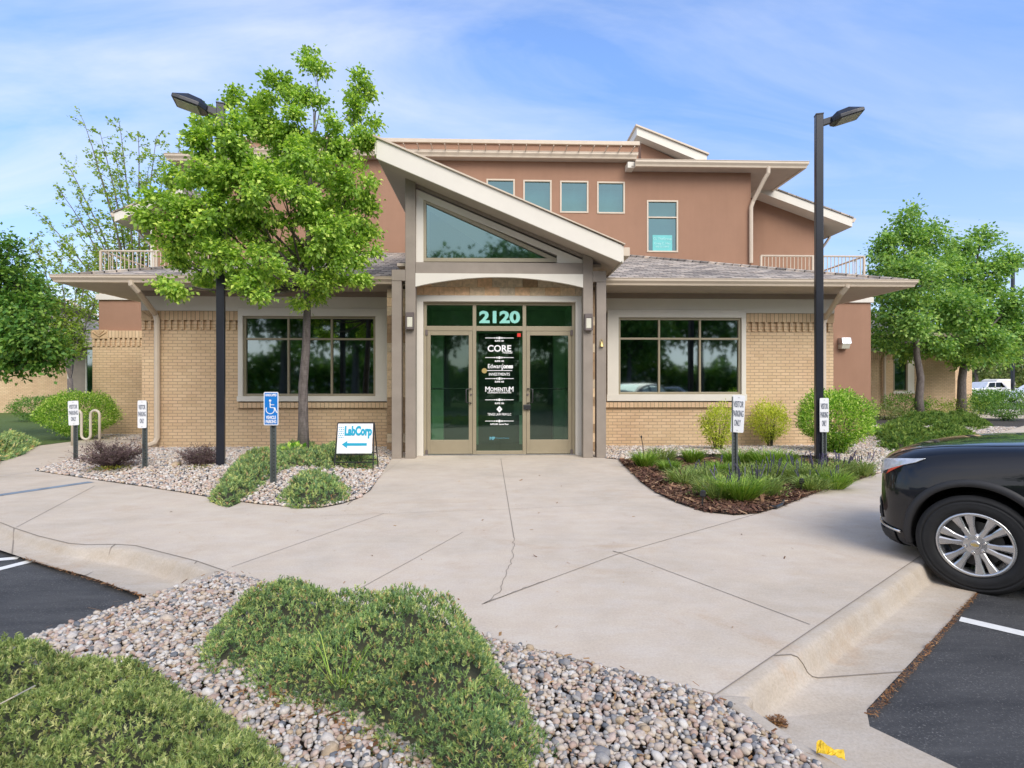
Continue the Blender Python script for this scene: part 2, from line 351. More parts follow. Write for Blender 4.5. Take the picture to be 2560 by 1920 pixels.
    def sides(s, name, m, parent=None, x0=.1, **k):      # left and right halves as two parts
        o = None
        for sg in (-1, 1):
            fs = [f for f in s.f if (sum(s.v[i][0] for i in f)/len(f)-x0)*sg > 0]
            if not fs: continue
            ids = sorted({i for f in fs for i in f}); mp_ = {i: j for j, i in enumerate(ids)}; q = MB(); q.v = [s.v[i] for i in ids]; q.f = [tuple(mp_[i] for i in f) for f in fs]; o = q.build(name, m, parent, **k)
        return o
    def build(s, name, m, parent=None, label=None, cat=None, group=None, kind=None, bevel=0, smooth=False, seg=2):
        me = s.mesh(name)
        if smooth: me.polygons.foreach_set('use_smooth', [True]*len(me.polygons))
        o = addo(name, me, m, parent, label, cat, group, kind)
        if bevel:
            b = o.modifiers.new('bevel', 'BEVEL'); b.width = bevel; b.segments = seg; b.limit_method = 'ANGLE'; b.angle_limit = R(35)
        return o
def text(name, s, size, x, z, Y, m, parent=None, align='CENTER', sx=1., bold=0., ext=.001, rz=0., fit=None):
    c = bpy.data.curves.new(name, 'FONT'); c.body = s; c.size = size; c.align_x = align; c.align_y = 'CENTER'; c.offset = bold; c.extrude = ext; c.resolution_u = 3
    t = bpy.data.objects.new('tmp', c); COL.objects.link(t); bpy.context.view_layer.update()
    me = bpy.data.meshes.new_from_object(t.evaluated_get(bpy.context.evaluated_depsgraph_get())); bpy.data.objects.remove(t); me.name = name
    if fit:
        xs = [v.co.x for v in me.vertices]; c0 = (min(xs)+max(xs))/2; k = fit/(max(xs)-min(xs)); me.transform(Matrix.Translation((-c0*k, 0, 0)) @ Matrix.Diagonal((k, 1, 1, 1))); sx = 1
    me.transform(Matrix.Translation((x, Y, z)) @ Matrix.Rotation(rz, 4, 'Z') @ Matrix.Rotation(R(90), 4, 'X') @ Matrix.Diagonal((sx, 1, 1, 1)))
    return addo(name, me, m, parent)

def in_poly(P, poly):
    x, y = P[:, 0], P[:, 1]; r = np.zeros(len(P), bool); q = np.asarray(poly); j = len(q)-1
    for i in range(len(q)):
        xi, yi = q[i]; xj, yj = q[j]
        c = ((yi > y) != (yj > y)) & (x < (xj-xi)*(y-yi)/(yj-yi+1e-12)+xi); r ^= c; j = i
    return r
def edge_dist(P, poly):
    q = np.asarray(poly, float); d = np.full(len(P), 1e9)
    for i in range(len(q)):
        a, b = q[i], q[(i+1) % len(q)]; ab = b-a; t = np.clip(((P-a)@ab)/(ab@ab+1e-12), 0, 1); d = np.minimum(d, np.linalg.norm(P-(a+t[:, None]*ab), axis=1))
    return d
def scatter(poly, sp, jit=.45):
    q = np.asarray(poly); x0, y0 = q.min(0); x1, y1 = q.max(0)
    gx, gy = np.meshgrid(np.arange(x0, x1, sp), np.arange(y0, y1, sp*.87)); gx = gx+(np.arange(gx.shape[0])[:, None] % 2)*sp/2
    P = np.stack([gx.ravel(), gy.ravel()], 1)+RNG.uniform(-jit, jit, (gx.size, 2))*sp
    return P[in_poly(P, poly)]
def basis(n):      # frames whose z axis is n, random spin
    n = n/np.linalg.norm(n, axis=1, keepdims=True); a = RNG.normal(size=n.shape); u = np.cross(n, a); u /= np.linalg.norm(u, axis=1, keepdims=True)+1e-9
    return u, np.cross(n, u), n
ICO = None
def ico(sub):
    bm = bmesh.new(); bmesh.ops.create_icosphere(bm, subdivisions=sub, radius=1); V = np.array([v.co for v in bm.verts]); Fc = np.array([[v.index for v in f.verts] for f in bm.faces]); bm.free(); return V, Fc
def pebbles(P, Z, size, sub, name, m):
    V0, F0 = ico(sub); n = len(P); k = len(V0)
    s = size*RNG.lognormal(0, .28, n); sc = np.stack([s, s*RNG.uniform(.6, .95, n), s*RNG.uniform(.4, .72, n)], 1)
    nr = np.stack([RNG.normal(0, .3, n), RNG.normal(0, .3, n), np.ones(n)], 1); u, w, z = basis(nr)
    lump = 1+RNG.uniform(-.16, .16, (n, k))
    L0 = V0[None]*lump[..., None]*sc[:, None]
    V = L0[..., :1]*u[:, None]+L0[..., 1:2]*w[:, None]+L0[..., 2:3]*z[:, None]
    V += np.concatenate([P, (Z+sc[:, 2]*.35)[:, None]], 1)[:, None]
    Fc = F0[None]+(np.arange(n)*k)[:, None, None]
    return mesh_np(name, V.reshape(-1, 3), Fc.reshape(-1, 3), True)
def leaves_mesh(name, C, D, size, wid=.62, fold=.22, droop=.0, N=None):
    """one folded leaf per row: C base point, D pointing direction; two triangles each side of the midrib"""
    n = len(C); D = D/np.linalg.norm(D, axis=1, keepdims=True)
    up = np.tile([0, 0, 1.], (n, 1))+RNG.normal(0, .55, (n, 3)) if N is None else N
    w = np.cross(D, up); w /= np.linalg.norm(w, axis=1, keepdims=True)+1e-9; nrm = np.cross(w, D)
    s = (size*RNG.uniform(.65, 1.25, n))[:, None]
    a = C; b = C+D*s*.42-w*s*wid*.5+nrm*s*fold*.5; c = C+D*s; c = c-np.array([0, 0, 1.])*s*droop; d = C+D*s*.42+w*s*wid*.5+nrm*s*fold*.5
    V = np.stack([a, b, c, d], 1).reshape(-1, 3); i = np.arange(n)*4
    Fc = np.concatenate([np.stack([i, i+1, i+2], 1), np.stack([i, i+2, i+3], 1)])
    return mesh_np(name, V, Fc)
# ------------------------------------------------------------ ground, pavement, kerbs
def sheet(name, poly, z, m, thick=0.0, kind='structure', **k):
    b = MB()
    if thick: b.prism(poly, z-thick, z, 'z')
    else: b.add([(x, y, z) for x, y in poly], [tuple(range(len(poly)))])
    return b.build(name, m, kind=kind, **k)
sheet('ground', [(-900, -700), (900, -700), (900, 1500), (-900, 1500)], -.17, 'dry_ground')
lot = [(-80, -60), (90, -60), (90, 120), (-80, 120)]
sheet('parking_lot', lot, -.135, 'asphalt')
g = lambda *p, z=0: [gr(x, y, z) for x, y in p]
A0, A1 = Vector(gr(1793, 1735)), Vector(gr(2287, 1400)); AD = (A1-A0).normalized()          # right kerb line
B1 = Vector(gr(570, 1430)); 
jointL = [Vector(gr(*p)) for p in ((492, 1403), (338, 1364), (289, 1361), (217, 1362), (174, 1359), (95, 1340), (35, 1320), (0, 1306))]
dL = (jointL[-1]-jointL[-3]).normalized(); farL = jointL[-1]+dL*14
right_end = A0+AD*26
walk = [B1, A0, right_end, (40, 34), (-45, 34), (-45, farL.y+1.5), farL]+jointL[::-1]
sheet('walkway', [tuple(p) for p in walk], 0, 'concrete', .16)
# rolled kerb and gutter, right
def kerb(name, J, Lp, K, zl):
    prof = [(0, 0, 0), (.22, .0, -.01), (.3, -.015, -.02), (.36, -.05, -.035), (.42, -.1, -.05), (.48, -.125, -.06), (.56, -.135, -.075), (1, zl, zl)]
    V = []; n = len(J); m = len(prof)
    for a, c, k in zip(J, Lp, K):
        for t, zc, zr in prof:
            t2 = t if t in (0, 1) else t*(.62+.0*k) if t < .6 else t
            p = Vector(a).lerp(Vector(c), t2); V.append((p.x, p.y, (zc*k+zr*(1-k)) if t < 1 else zl))
    for a, c in ((J[0], Lp[0]), (J[-1], Lp[-1])): pass
    b = MB(); b.add(V, [(i*m+k, i*m+k+1, (i+1)*m+k+1, (i+1)*m+k) for i in range(n-1) for k in range(m-1)])
    o = b.build(name, 'concrete_kerb', kind='structure', smooth=True); return o
C0, C1 = Vector(gr(2166, 1775, -.13)), Vector(gr(2439, 1484, -.13)); 
nA = Vector((AD.y, -AD.x)); wid = .5*((C0-A0).dot(nA)+(C1-A0).dot(nA))
Js = [A0+AD*t for t in np.linspace(-.25, 26, 40)]; dC = (C1-C0).normalized(); Ls = [C0+dC*t for t in np.linspace(-.25, 25.8, 40)]
kerb('kerb', Js, Ls, [1]*40, -.129)
# header kerb at the near end of the right gutter, and the concrete pan beyond it
hd = [A0, Vector(gr(1792, 1748)), Vector(gr(1920, 1832)), Vector(gr(2046, 1917)), Vector(gr(2110, 1968)), Vector(gr(2180, 1968)), Vector(gr(2116, 1920)), Vector(gr(1992, 1845)), Vector(gr(1871, 1762)), A0+AD*.12+nA*.12]
MB().prism([tuple(p) for p in hd], -.16, .003, 'z').build('kerb', 'concrete_kerb', kind='structure', bevel=.03, seg=3)
pan = [A0+AD*.05+nA*.05, C0, Vector(gr(2174, 1816, -.128)), Vector(gr(2392, 1920, -.128)), Vector(gr(2700, 2090, -.128)), Vector(gr(2300, 2400, -.128)), Vector(gr(1900, 2000, -.128))]
sheet('gutter_pan', [tuple(p) for p in pan], -.127, 'concrete_kerb')
# left kerb, dropping to a ramp
JL = [B1]+jointL+[jointL[-1]+dL*3, farL]
lipL = [Vector(gr(*p, -.1)) for p in ((362, 1490), (300, 1470), (250, 1451), (214, 1439), (170, 1427), (135, 1418), (75, 1400), (30, 1385), (0, 1375))]
d2 = (lipL[-1]-lipL[-4]).normalized(); lipL = lipL+[lipL[-1]+d2*3, lipL[-1]+d2*14]
kerb('kerb', JL, lipL, [1, 1, 1, .8, .35, .1, 0, 0, 0, 0, 0], -.1)
hl0, hl1 = B1, Vector(gr(-150, 1668)); dh = (hl1-hl0).normalized(); nh = Vector((dh.y, -dh.x))
b = MB(); vs = []
for t, zt in ((0, .0), (.25, -.01), (.55, -.07), (.8, -.09), (8, -.09)):
    p = hl0+dh*t
    for o_, z_ in ((0.02, zt), (.0, zt-.02), (0, -.17)): vs.append((p.x-nh.x*o_*0+nh.x*(-.0), p.y, z_))
b = MB()
pp = [(0, .003), (.28, -.005), (.55, -.06), (.8, -.088), (9, -.088)]
for (t0, z0), (t1, z1) in zip(pp, pp[1:]):
    a0 = hl0+dh*t0; a1 = hl0+dh*t1; c0 = a0+nh*.115; c1 = a1+nh*.115
    b.add([(a0.x, a0.y, z0), (a1.x, a1.y, z1), (c1.x, c1.y, z1), (c0.x, c0.y, z0), (a0.x, a0.y, -.16), (a1.x, a1.y, -.16), (c1.x, c1.y, -.16), (c0.x, c0.y, -.16)],
          [(0, 1, 2, 3), (0, 4, 5, 1), (3, 2, 6, 7)])
b.build('kerb', 'concrete_kerb', kind='structure')
# tooled joints across the kerbs
jk = MB()
def kerb_joint(J, Lp, zl, k=1.):
    d = (Vector(Lp)-Vector(J)); n = Vector((-d.y, d.x)).normalized()*.0045; pr = [(0, 0, 0), (.22, .0, -.01), (.3, -.015, -.02), (.36, -.05, -.035), (.42, -.1, -.05), (.48, -.125, -.06), (.56, -.135, -.075), (1, zl, zl)]; vs = []
    for t, zc, zr in pr:
        p = Vector(J)+d*(t*.62 if t < .6 and t > 0 else t); z = ((zc*k+zr*(1-k)) if t < 1 else zl)+.004
        vs += [(p.x-n.x, p.y-n.y, z), (p.x+n.x, p.y+n.y, z)]
    jk.add(vs, [(i*2, i*2+1, i*2+3, i*2+2) for i in range(7)])
for q in ((1936, 1641), (2310, 1384), (2560, 1214)):
    t = (Vector(gr(*q))-A0).dot(AD); kerb_joint(A0+AD*t, C0+dC*(t-.02), -.129)
kerb_joint(jointL[2], lipL[3], -.1, 1); kerb_joint(jointL[0], gr(455, 1450, 0), -.1, 1); kerb_joint(jointL[6], lipL[7], -.1, 0)
# painted lines
def strip(pts, w, z):
    b = MB()
    for p, q in zip(pts, pts[1:]):
        p = Vector(p[:2]); q = Vector(q[:2]); d = (q-p).normalized(); n = Vector((d.y, -d.x))*w/2
        b.add([(p.x-n.x, p.y-n.y, z), (p.x+n.x, p.y+n.y, z), (q.x+n.x, q.y+n.y, z), (q.x-n.x, q.y-n.y, z)], [(0, 1, 2, 3)])
    return b
s0 = Vector(gr(2400, 1547, -.131)); s1 = Vector(gr(2560, 1584, -.131))
strip([s0, s0+(s1-s0).normalized()*5.2], .1, -.131).build('parking_line', 'marking_white', kind='structure')
for a, c in (((78, 1402), (-60, 1437)), ((48, 1394), (-60, 1404))):
    strip([gr(*a, -.131), gr(*c, -.131)], .1, -.131).build('parking_line', 'marking_white', kind='structure')
strip([gr(228, 1205), gr(0, 1238), gr(-110, 1256)], .16, .004).build('painted_line', 'marking_blue', kind='structure')
# sawn joints and cracks in the slabs
jt = MB()
for pts, w in (([(1252, 1147), (1285, 1345)], .012), ([(1209, 1510), (1551, 1383), (1958, 1266)], .011), ([(1551, 1383), (2025, 1562)], .010), ([(1157, 1331), (903, 1470), (820, 1520)], .009),
               ([(868, 1256), (1060, 1105)], .004), ([(800, 1290), (1273, 1273), (1500, 1262)], .006), ([(579, 1418), (960, 1284)], .009), ([(40, 1319), (237, 1215)], .009),
               ([(1793, 1735), (2287, 1400), (2600, 1188)], .010), ([(570, 1430), (492, 1403), (338, 1364), (289, 1361), (217, 1362), (174, 1359), (95, 1340), (35, 1320), (0, 1306)], .016),
               ([(0, 1192), (90, 1178)], .01), ([(868, 1262), (890, 1245)], .02)):
    P2 = [gr(*p) for p in pts]; x = strip(P2, w*.62, .0035); jt.add(x.v, x.f)
rr = random.Random(5)
def crack(pts, w):
    out = []
    for (a, c) in zip(pts, pts[1:]):
        a = Vector(gr(*a)); c = Vector(gr(*c)); n = max(3, int((c-a).length/.05))
        for i in range(n): q = a.lerp(c, i/n); out.append((q.x+rr.uniform(-.012, .012), q.y+rr.uniform(-.012, .012)))
    out.append(tuple(c)); x = strip(out, w, .0035); jt.add(x.v, x.f)
crack([(1285, 1345), (1281, 1400), (1262, 1440), (1255, 1475), (1209, 1510)], .005)
crack([(1551, 1383), (1532, 1378)], .012); crack([(1209, 1510), (1360, 1454)], .006)
simple('joint_dark', (.24, .205, .17), .95)
jt.add(jk.v, jk.f); jt.build('pavement_joints', 'joint_dark', kind='structure')
# planting beds lie on the slab edge
bed_front = g((570, 1437), (1273, 1613), (1786, 1747))+[tuple(hd[2]), tuple(hd[3]), tuple(hd[4]), (1.15, 1.2), (1.1, .2), (-4.6, .2), tuple(hl0+dh*7-nh*.06), tuple(hl0+dh*.05-nh*.02)]
sheet('rock_bed', bed_front, .006, 'soil')
bed_left = g((978, 1147), (926, 1227), (895, 1247), (856, 1260), (810, 1269), (752, 1270), (648, 1261), (560, 1250), (463, 1233), (360, 1217), (266, 1204), (87, 1177))+[gr(165, 1152), gr(240, 1128), gr(344, 1105), (-8.2, 13.4), (-2.0, 13.4)]
sheet('rock_bed', bed_left, .006, 'rock_bed')
bed_right_rock = g((1515, 1146), (1556, 1150))+[gr(1700, 1175), gr(2000, 1180), gr(2181, 1189), gr(2440, 1098), gr(2640, 1042), (24, 24), (12, 27), (11.7, 17), (8.3, 17), (8.2, 13.4), (2.2, 13.4)]
sheet('rock_bed', bed_right_rock, .006, 'rock_bed')
bed_mulch = g((1546, 1150), (1579, 1183), (1605, 1208), (1638, 1231), (1689, 1257), (1764, 1281), (1838, 1289), (1898, 1284), (1958, 1266), (2017, 1243), (2077, 1219), (2137, 1204), (2185, 1188), (2150, 1165), (2050, 1152), (1900, 1150), (1760, 1148), (1640, 1150))
sheet('mulch_bed', bed_mulch, .012, 'soil')
bed_farleft = g((0, 1140), (98, 1114), (179, 1104), (215, 1098))+[(-11.9, 17.0), (-11.9, 30), (-30, 33), (-30, 14)]
sheet('lawn', bed_farleft, .008, 'lawn')
sheet('rock_bed', [(-11.9, 16.2), (-11.9, 17.05), (-8.2, 17.05), (-8.2, 14.2), (-8.9, 15.0)], .006, 'rock_bed')
# far side of the place
sheet('lawn', [(14, 34.2), (60, 34.2), (60, 46), (14, 46)], .01, 'lawn')
sheet('street', [(-90, 48), (120, 48), (120, 62), (-90, 62)], .005, 'far_paving')
sheet('lawn', [(-90, 62), (120, 62), (120, 130), (-90, 130)], .0, 'lawn')
sheet('far_walk', [(-90, 46), (120, 46), (120, 48), (-90, 48)], .02, 'far_paving')

# ------------------------------------------------------------ the office building
YW, YE, YU, YV, YC, YD, YWING = 13.3, 12.27, 18.0, 17.6, 11.25, 11.8, 17.0
ZE = 3.80        # lower eave (roof edge top)
BX = 8.2; EX = 9.28
bld = thing('office_building', 'two storey brick and terracotta stucco office with slanted white entrance gable numbered 2120', 'building', (0, YW, 0))
X = lambda px, Y: at(px, HZ, Y)[0]
Z = lambda py, Y, px=1280: at(px, py, Y)[1]
def walls(mb, x0, x1, z0, z1, Yf, th, holes):
    xs = sorted({x0, x1, *[h[0] for h in holes], *[h[1] for h in holes]}); zs = sorted({z0, z1, *[h[2] for h in holes], *[h[3] for h in holes]})
    for i in range(len(xs)-1):
        for j in range(len(zs)-1):
            cx_, cz_ = (xs[i]+xs[i+1])/2, (zs[j]+zs[j+1])/2
            if any(h[0] < cx_ < h[1] and h[2] < cz_ < h[3] for h in holes): continue
            mb.box(xs[i], Yf, zs[j], xs[i+1], Yf+th, zs[j+1])
# lower storey: window rectangles
WL = (X(610, YW), X(940, YW), Z(990, YW), Z(793, YW)); WR = (X(1545, YW), X(1851, YW), Z(986, YW), Z(793, YW))
m = MB(); ZB = 3.2
TL = (X(598, YW), X(970, YW)); TR = (X(1517, YW), X(1862, YW)); ZS = Z(1003, YW)
m.box(-BX, YW, -.1, TL[0], YW+.3, ZB-.44); m.box(TL[0], YW, -.1, -1.9, YW+.3, ZS-.16)
m.box(TR[1], YW, -.1, BX, YW+.3, ZB-.44); m.box(2.15, YW, -.1, TR[1], YW+.3, ZS-.16)
m.box(-BX, YW+.3, -.1, -BX+.3, YWING+.2, ZB-.44); m.box(BX-.3, YW+.3, -.1, BX, YWING+.2, ZB-.44)
m.sides('brick_wall', 'brick', bld)
# soldier and dentil courses
m = MB(); d = MB()
for xa, xb in ((-BX, TL[0]), (TR[1], BX)):
    m.box(xa-.0, YW-.035, ZB-.215, xb, YW+.28, ZB)
    d.box(xa+.0, YW+.02, ZB-.437, xb, YW+.29, ZB-.217)
    n = int((xb-xa)/.145); st = (xb-xa)/n
    for i in range(n): d.box(xa+i*st+.01, YW-.03, ZB-.437, xa+i*st+.08, YW+.05, ZB-.217)
for sx_ in (-1, 1):
    m.box(sx_*(BX-.27), YW+.29, ZB-.215, sx_*(BX+.03), YWING+.2, ZB); d.box(sx_*(BX-.27), YW+.3, ZB-.437, sx_*(BX-.0), YWING+.2, ZB-.217)
m.sides('soldier_course', 'brick_soldier', bld, bevel=.004); d.sides('dentil_course', 'brick', bld, bevel=.004)
# sloping brick sills under the windows
m = MB()
for xa, xb in ((TL[0]-.02, -2.0), (2.15, TR[1]+.02)): m.prism([(YW+.1, ZS), (YW-.07, ZS-.03), (YW-.07, ZS-.15), (YW+.1, ZS-.16)], xa, xb, 'x')
m.sides('brick_sill', 'brick_soldier', bld, bevel=.004)
# carved corner tiles
def carved(parent, xc, zc_, Y, s, sgn=1):
    m = MB(); h = s/2
    m.box(xc-h, Y-.0, zc_-h*.62, xc+h, Y+.06, zc_+h*.62)
    for k in range(4):
        o_ = h*(.15+.27*k); w = h*.09
        for sg in (-1, 1):
            m.prism([(xc, zc_+h*.5-o_*.9), (xc+sg*(h*.95-0*k), zc_+h*.5-o_*.9+h*.62), (xc+sg*h*.95, zc_+h*.5-o_*.9+h*.62+w*2), (xc, zc_+h*.5-o_*.9+w*2)] if zc_+h*.5-o_*.9+h*.62+w*2 < zc_+h*.62 else
                    [(xc, zc_+h*.5-o_*.9), (xc+sg*o_*.95, zc_+h*.55), (xc+sg*(o_*.95-w*2), zc_+h*.58), (xc, zc_+h*.5-o_*.9+w*2)], Y-.03, Y+.01, 'y')
    m.build('carved_tile', 'brick_trim', parent)
carved(bld, -BX+.22, ZB-.11, YW-.04, .38); carved(bld, BX-.22, ZB-.11, YW-.04, .38)
# white band and window surrounds
zb1 = Z(745, YW)
m = MB()
m.box(-BX, YW-.045, ZB+.002, -1.95, YW+.2, zb1); m.box(2.15, YW-.045, ZB+.002, BX, YW+.2, zb1)
for sx_ in (-1, 1): m.box(sx_*(BX+.045), YW+.203, ZB+.004, sx_*(BX-.2), YWING+.2, zb1-.002)
m.sides('white_band', 'white_trim', bld, bevel=.006)
def surround(x0, x1, z0, z1, w, zt=None):
    T, Bt, lft, rgt = (x0, x1, z0, z1); m = MB()
    return m
m = MB()
for (T, Wn) in ((TL, WL), (TR, WR)):
    m.box(T[0], YW-.075, Wn[2], Wn[0], YW+.12, ZB-.0); m.box(Wn[1], YW-.075, Wn[2], T[1], YW+.12, ZB-.0)
    m.box(T[0], YW-.078, Wn[3], T[1], YW+.12, ZB+.07)
    m.box(T[0]-.015, YW-.095, ZS+.002, T[1]+.015, YW+.12, Wn[2])
m.sides('window_surround', 'white_trim', bld, bevel=.006)
# frieze and soffit
m = MB(); m.box(-BX-.05, YW-.06, zb1+.002, -1.9, YW+.2, ZE-.14); m.box(2.1, YW-.06, zb1+.002, BX+.05, YW+.2, ZE-.14)
for sx_ in (-1, 1): m.box(sx_*(BX+.056), YW+.21, zb1+.004, sx_*(BX-.2), YWING+.2, ZE-.142)
m.sides('frieze_board', 'frieze', bld, bevel=.005)
m = MB(); zs = ZE-.14
m.box(-EX, YE, zs, -1.9, YW+.2, zs+.02); m.box(2.1, YE, zs, EX, YW+.2, zs+.02); m.box(-EX, YW+.2, zs, -BX-.0, YU, zs+.02); m.box(BX, YW+.2, zs, EX, YU, zs+.02)
m.sides('soffit', 'soffit', bld)
# lower hipped roof
SL = 1/3.; run = YU-YE; zt = ZE+SL*run
m = MB()
m.add([(-EX, YE, ZE), (EX, YE, ZE), (EX-run, YU, zt), (-EX+run, YU, zt)], [(0, 1, 2, 3)])
m.add([(EX, YE, ZE), (EX, YU, ZE), (EX-run, YU, zt)], [(0, 1, 2)]); m.add([(-EX, YE, ZE), (-EX, YU, ZE), (-EX+run, YU, zt)], [(0, 2, 1)])
m.build('shingle_roof', 'shingles', bld)
m = MB()
for sg in (-1, 1): m.tube([(sg*EX, YE+.02, ZE+.015), (sg*(EX-run), YU, zt+.015)], .045, 6)
m.sides('hip_cap', 'shingles', bld)
GP = lambda z, w=.13, hgt=.15: [(0, z-hgt), (w*.62, z-hgt), (w*.70, z-hgt*.72), (w*.96, z-hgt*.42), (w, z-hgt*.38), (w, z-hgt*.06), (w*1.08, z-hgt*.05), (w*1.08, z+.004), (0, z+.004)]
m = MB()
m.sweep(GP(ZE+.01), [(-EX, YU), (-EX, YE), (-2.09, YE)][::1]); 
m2 = MB(); m2.sweep([(-o_, z_) for o_, z_ in GP(ZE+.01)], [(EX, YU), (EX, YE), (2.27, YE)])
m.add(m2.v, m2.f); m.sides('gutter', 'cream_gutter', bld)
# downspouts
def spout(pts, r=.062, name='downspout'):
    m = MB(); m.tube(pts, r, 8); return m.build(name, 'cream_gutter', bld, smooth=False)
xl = X(394, YW)+.05
spout([(X(333, YE), YE-.06, ZE-.1), (X(333, YE), YE-.06, 3.62), (X(333, YE)+.06, YE+.05, 3.5), (xl-.05, YW-.1, 3.12), (xl, YW-.1, 2.98), (xl, YW-.1, .25), (xl-.03, YW-.14, .14), (xl-.14, YW-.3, .07)])
xr = X(2052, YW)
spout([(X(2113, YE), YE-.06, ZE-.1), (X(2113, YE), YE-.06, 3.66), (X(2108, YE), YE+.05, 3.54), (xr+.05, YW-.1, 3.08), (xr, YW-.1, 2.95), (xr, YW-.1, .25), (xr, YW-.25, .08)])

# windows
def window(x0, x1, z0, z1, Y, cols, rows, fm, gm, fw=.055, dep=.08, name='window', back=None, parent=None, glass_y=None):
    """frame mesh with mullions; one pane sub-part per light. cols / rows: inner bar centres"""
    f = MB(); y0, y1 = Y, Y+dep
    f.box(x0, y0, z0, x0+fw, y1, z1); f.box(x1-fw, y0, z0, x1, y1, z1); f.box(x0+fw, y0, z0, x1-fw, y1, z0+fw); f.box(x0+fw, y0, z1-fw, x1-fw, y1, z1)
    bw = fw*.42
    for c in cols: f.box(c-bw, y0+.004, z0+fw, c+bw, y1-.003, z1-fw)
    cs = [x0+fw]+[c for c in cols]+[x1-fw]
    for r_ in rows:
        for a, c in zip(cs, cs[1:]):
            aa = a+(bw if a != cs[0] else 0); cc = c-(bw if c != cs[-1] else 0); f.box(aa, y0+.002, r_-bw, cc, y1-.005, r_+bw)
    w = f.build(name, fm, parent or bld, bevel=.004)
    gy = Y+dep*.6 if glass_y is None else glass_y
    rs = [z0+fw]+list(rows)+[z1-fw]; cs = [x0+fw]+list(cols)+[x1-fw]
    for a, c in zip(cs, cs[1:]):
        for e, h_ in zip(rs, rs[1:]):
            t = random.uniform(-.0012, .0012); p = MB(); p.add([(a, gy+t, e), (c, gy-t, e), (c, gy-t, h_), (a, gy+t, h_)], [(0, 1, 2, 3)]); p.build('pane', gm, w)
    return w
window(*WL[:2], WL[2], WL[3], YW-.02, [X(721.5, YW), X(829.5, YW)], [Z(849, YW)], 'aluminium', 'glass_dark')
window(*WR[:2], WR[2], WR[3], YW-.02, [X(1647.5, YW), X(1749.5, YW)], [Z(846, YW)], 'aluminium', 'glass_dark')
# rooms behind the glass
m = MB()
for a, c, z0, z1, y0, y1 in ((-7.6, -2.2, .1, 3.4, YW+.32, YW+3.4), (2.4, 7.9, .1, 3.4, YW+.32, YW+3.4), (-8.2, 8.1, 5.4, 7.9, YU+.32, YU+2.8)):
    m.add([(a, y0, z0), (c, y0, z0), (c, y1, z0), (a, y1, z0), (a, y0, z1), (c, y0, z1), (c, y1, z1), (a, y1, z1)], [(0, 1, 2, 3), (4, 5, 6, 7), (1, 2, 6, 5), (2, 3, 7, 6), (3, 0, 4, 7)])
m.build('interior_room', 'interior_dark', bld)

# wings at both ends
wr = X(2177, YWING); wl = X(247, YWING+.1); zcap = Z(757, YWING, 2100); 
m = MB(); m.box(BX-.1, YWING, -.1, wr, YWING+9, zcap); m.box(wl, YWING+.1, 2.9, -BX+.1, YWING+9, zcap-.01); m.sides('stucco_wing', 'stucco', bld)
m = MB(); m.box(BX-.15, YWING-.06, zcap+.002, wr+.06, YWING+9, zcap+.17); m.box(wl-.06, YWING+.04, zcap-.008, -BX+.15, YWING+9, zcap+.165); m.sides('parapet_cap', 'white_trim', bld, bevel=.01)
wb = X(233, YWING); ztw = Z(830, YWING)
m = MB(); m.box(wb, YWING-.03, -.1, -BX+.2, YWING+9, ztw-.46); m.build('brick_wall', 'brick', bld)
m = MB(); m.box(wb-.03, YWING-.065, ztw-.215, -BX+.2, YWING+9, ztw); m.sides('soldier_course', 'brick_soldier', bld, bevel=.004)
d = MB(); d.box(wb, YWING-.01, ztw-.457, -BX+.2, YWING+9, ztw-.217)
for i in range(24): d.box(wb+i*.145+.01, YWING-.06, ztw-.457, wb+i*.145+.08, YWING, ztw-.217)
d.sides('dentil_course', 'brick', bld, bevel=.004); carved(bld, wb+.24, ztw-.11, YWING-.075, .42)

# upper storey
uR = X(1877, YU); uL = -uR-.1; zU0 = 3.6; zU1 = Z(403, YV, 1583)-.1
UW = [(X(a, YU), X(c, YU), Z(e, YU), Z(f_, YU)) for a, c, e, f_ in ((1216, 1287, 530, 448), (1308, 1379, 530.5, 449.5), (1400, 1471, 531, 450.5), (1492.5, 1562, 532, 451.5), (1617, 1695, 628, 497))]
m = MB(); walls(m, uL, uR, zU0, zU1, YU, .3, UW)
m.box(uL, YU+.3, zU0, uL+.3, YU+9, zU1); m.box(uR-.3, YU+.3, zU0, uR, YU+9, zU1); m.build('upper_wall', 'stucco', bld)
for i, w_ in enumerate(UW):
    rows = [] if i < 4 else [Z(540, YU)]
    wn = window(*w_, YU-.02, [], rows, 'cream_gutter', 'glass_upper', fw=.05, dep=.1)
    m = MB()
    if i < 4:
        cxm = (w_[0]+w_[1])/2; czm = (w_[2]+w_[3])/2
        m.box(cxm-.006, YU+.068, w_[2]+.05, cxm+.006, YU+.075, w_[3]-.05); m.box(w_[0]+.05, YU+.066, czm-.006, w_[1]-.05, YU+.073, czm+.006); m.build('glazing_grille', 'blind', wn)
    bl = MB(); bl.add([(w_[0]-.1, YU+.33, w_[2]-.1), (w_[1]+.1, YU+.33, w_[2]-.1), (w_[1]+.1, YU+.33, w_[3]+.1), (w_[0]-.1, YU+.33, w_[3]+.1)], [(0, 1, 2, 3)])
    bl.build('blind', 'blind', wn)
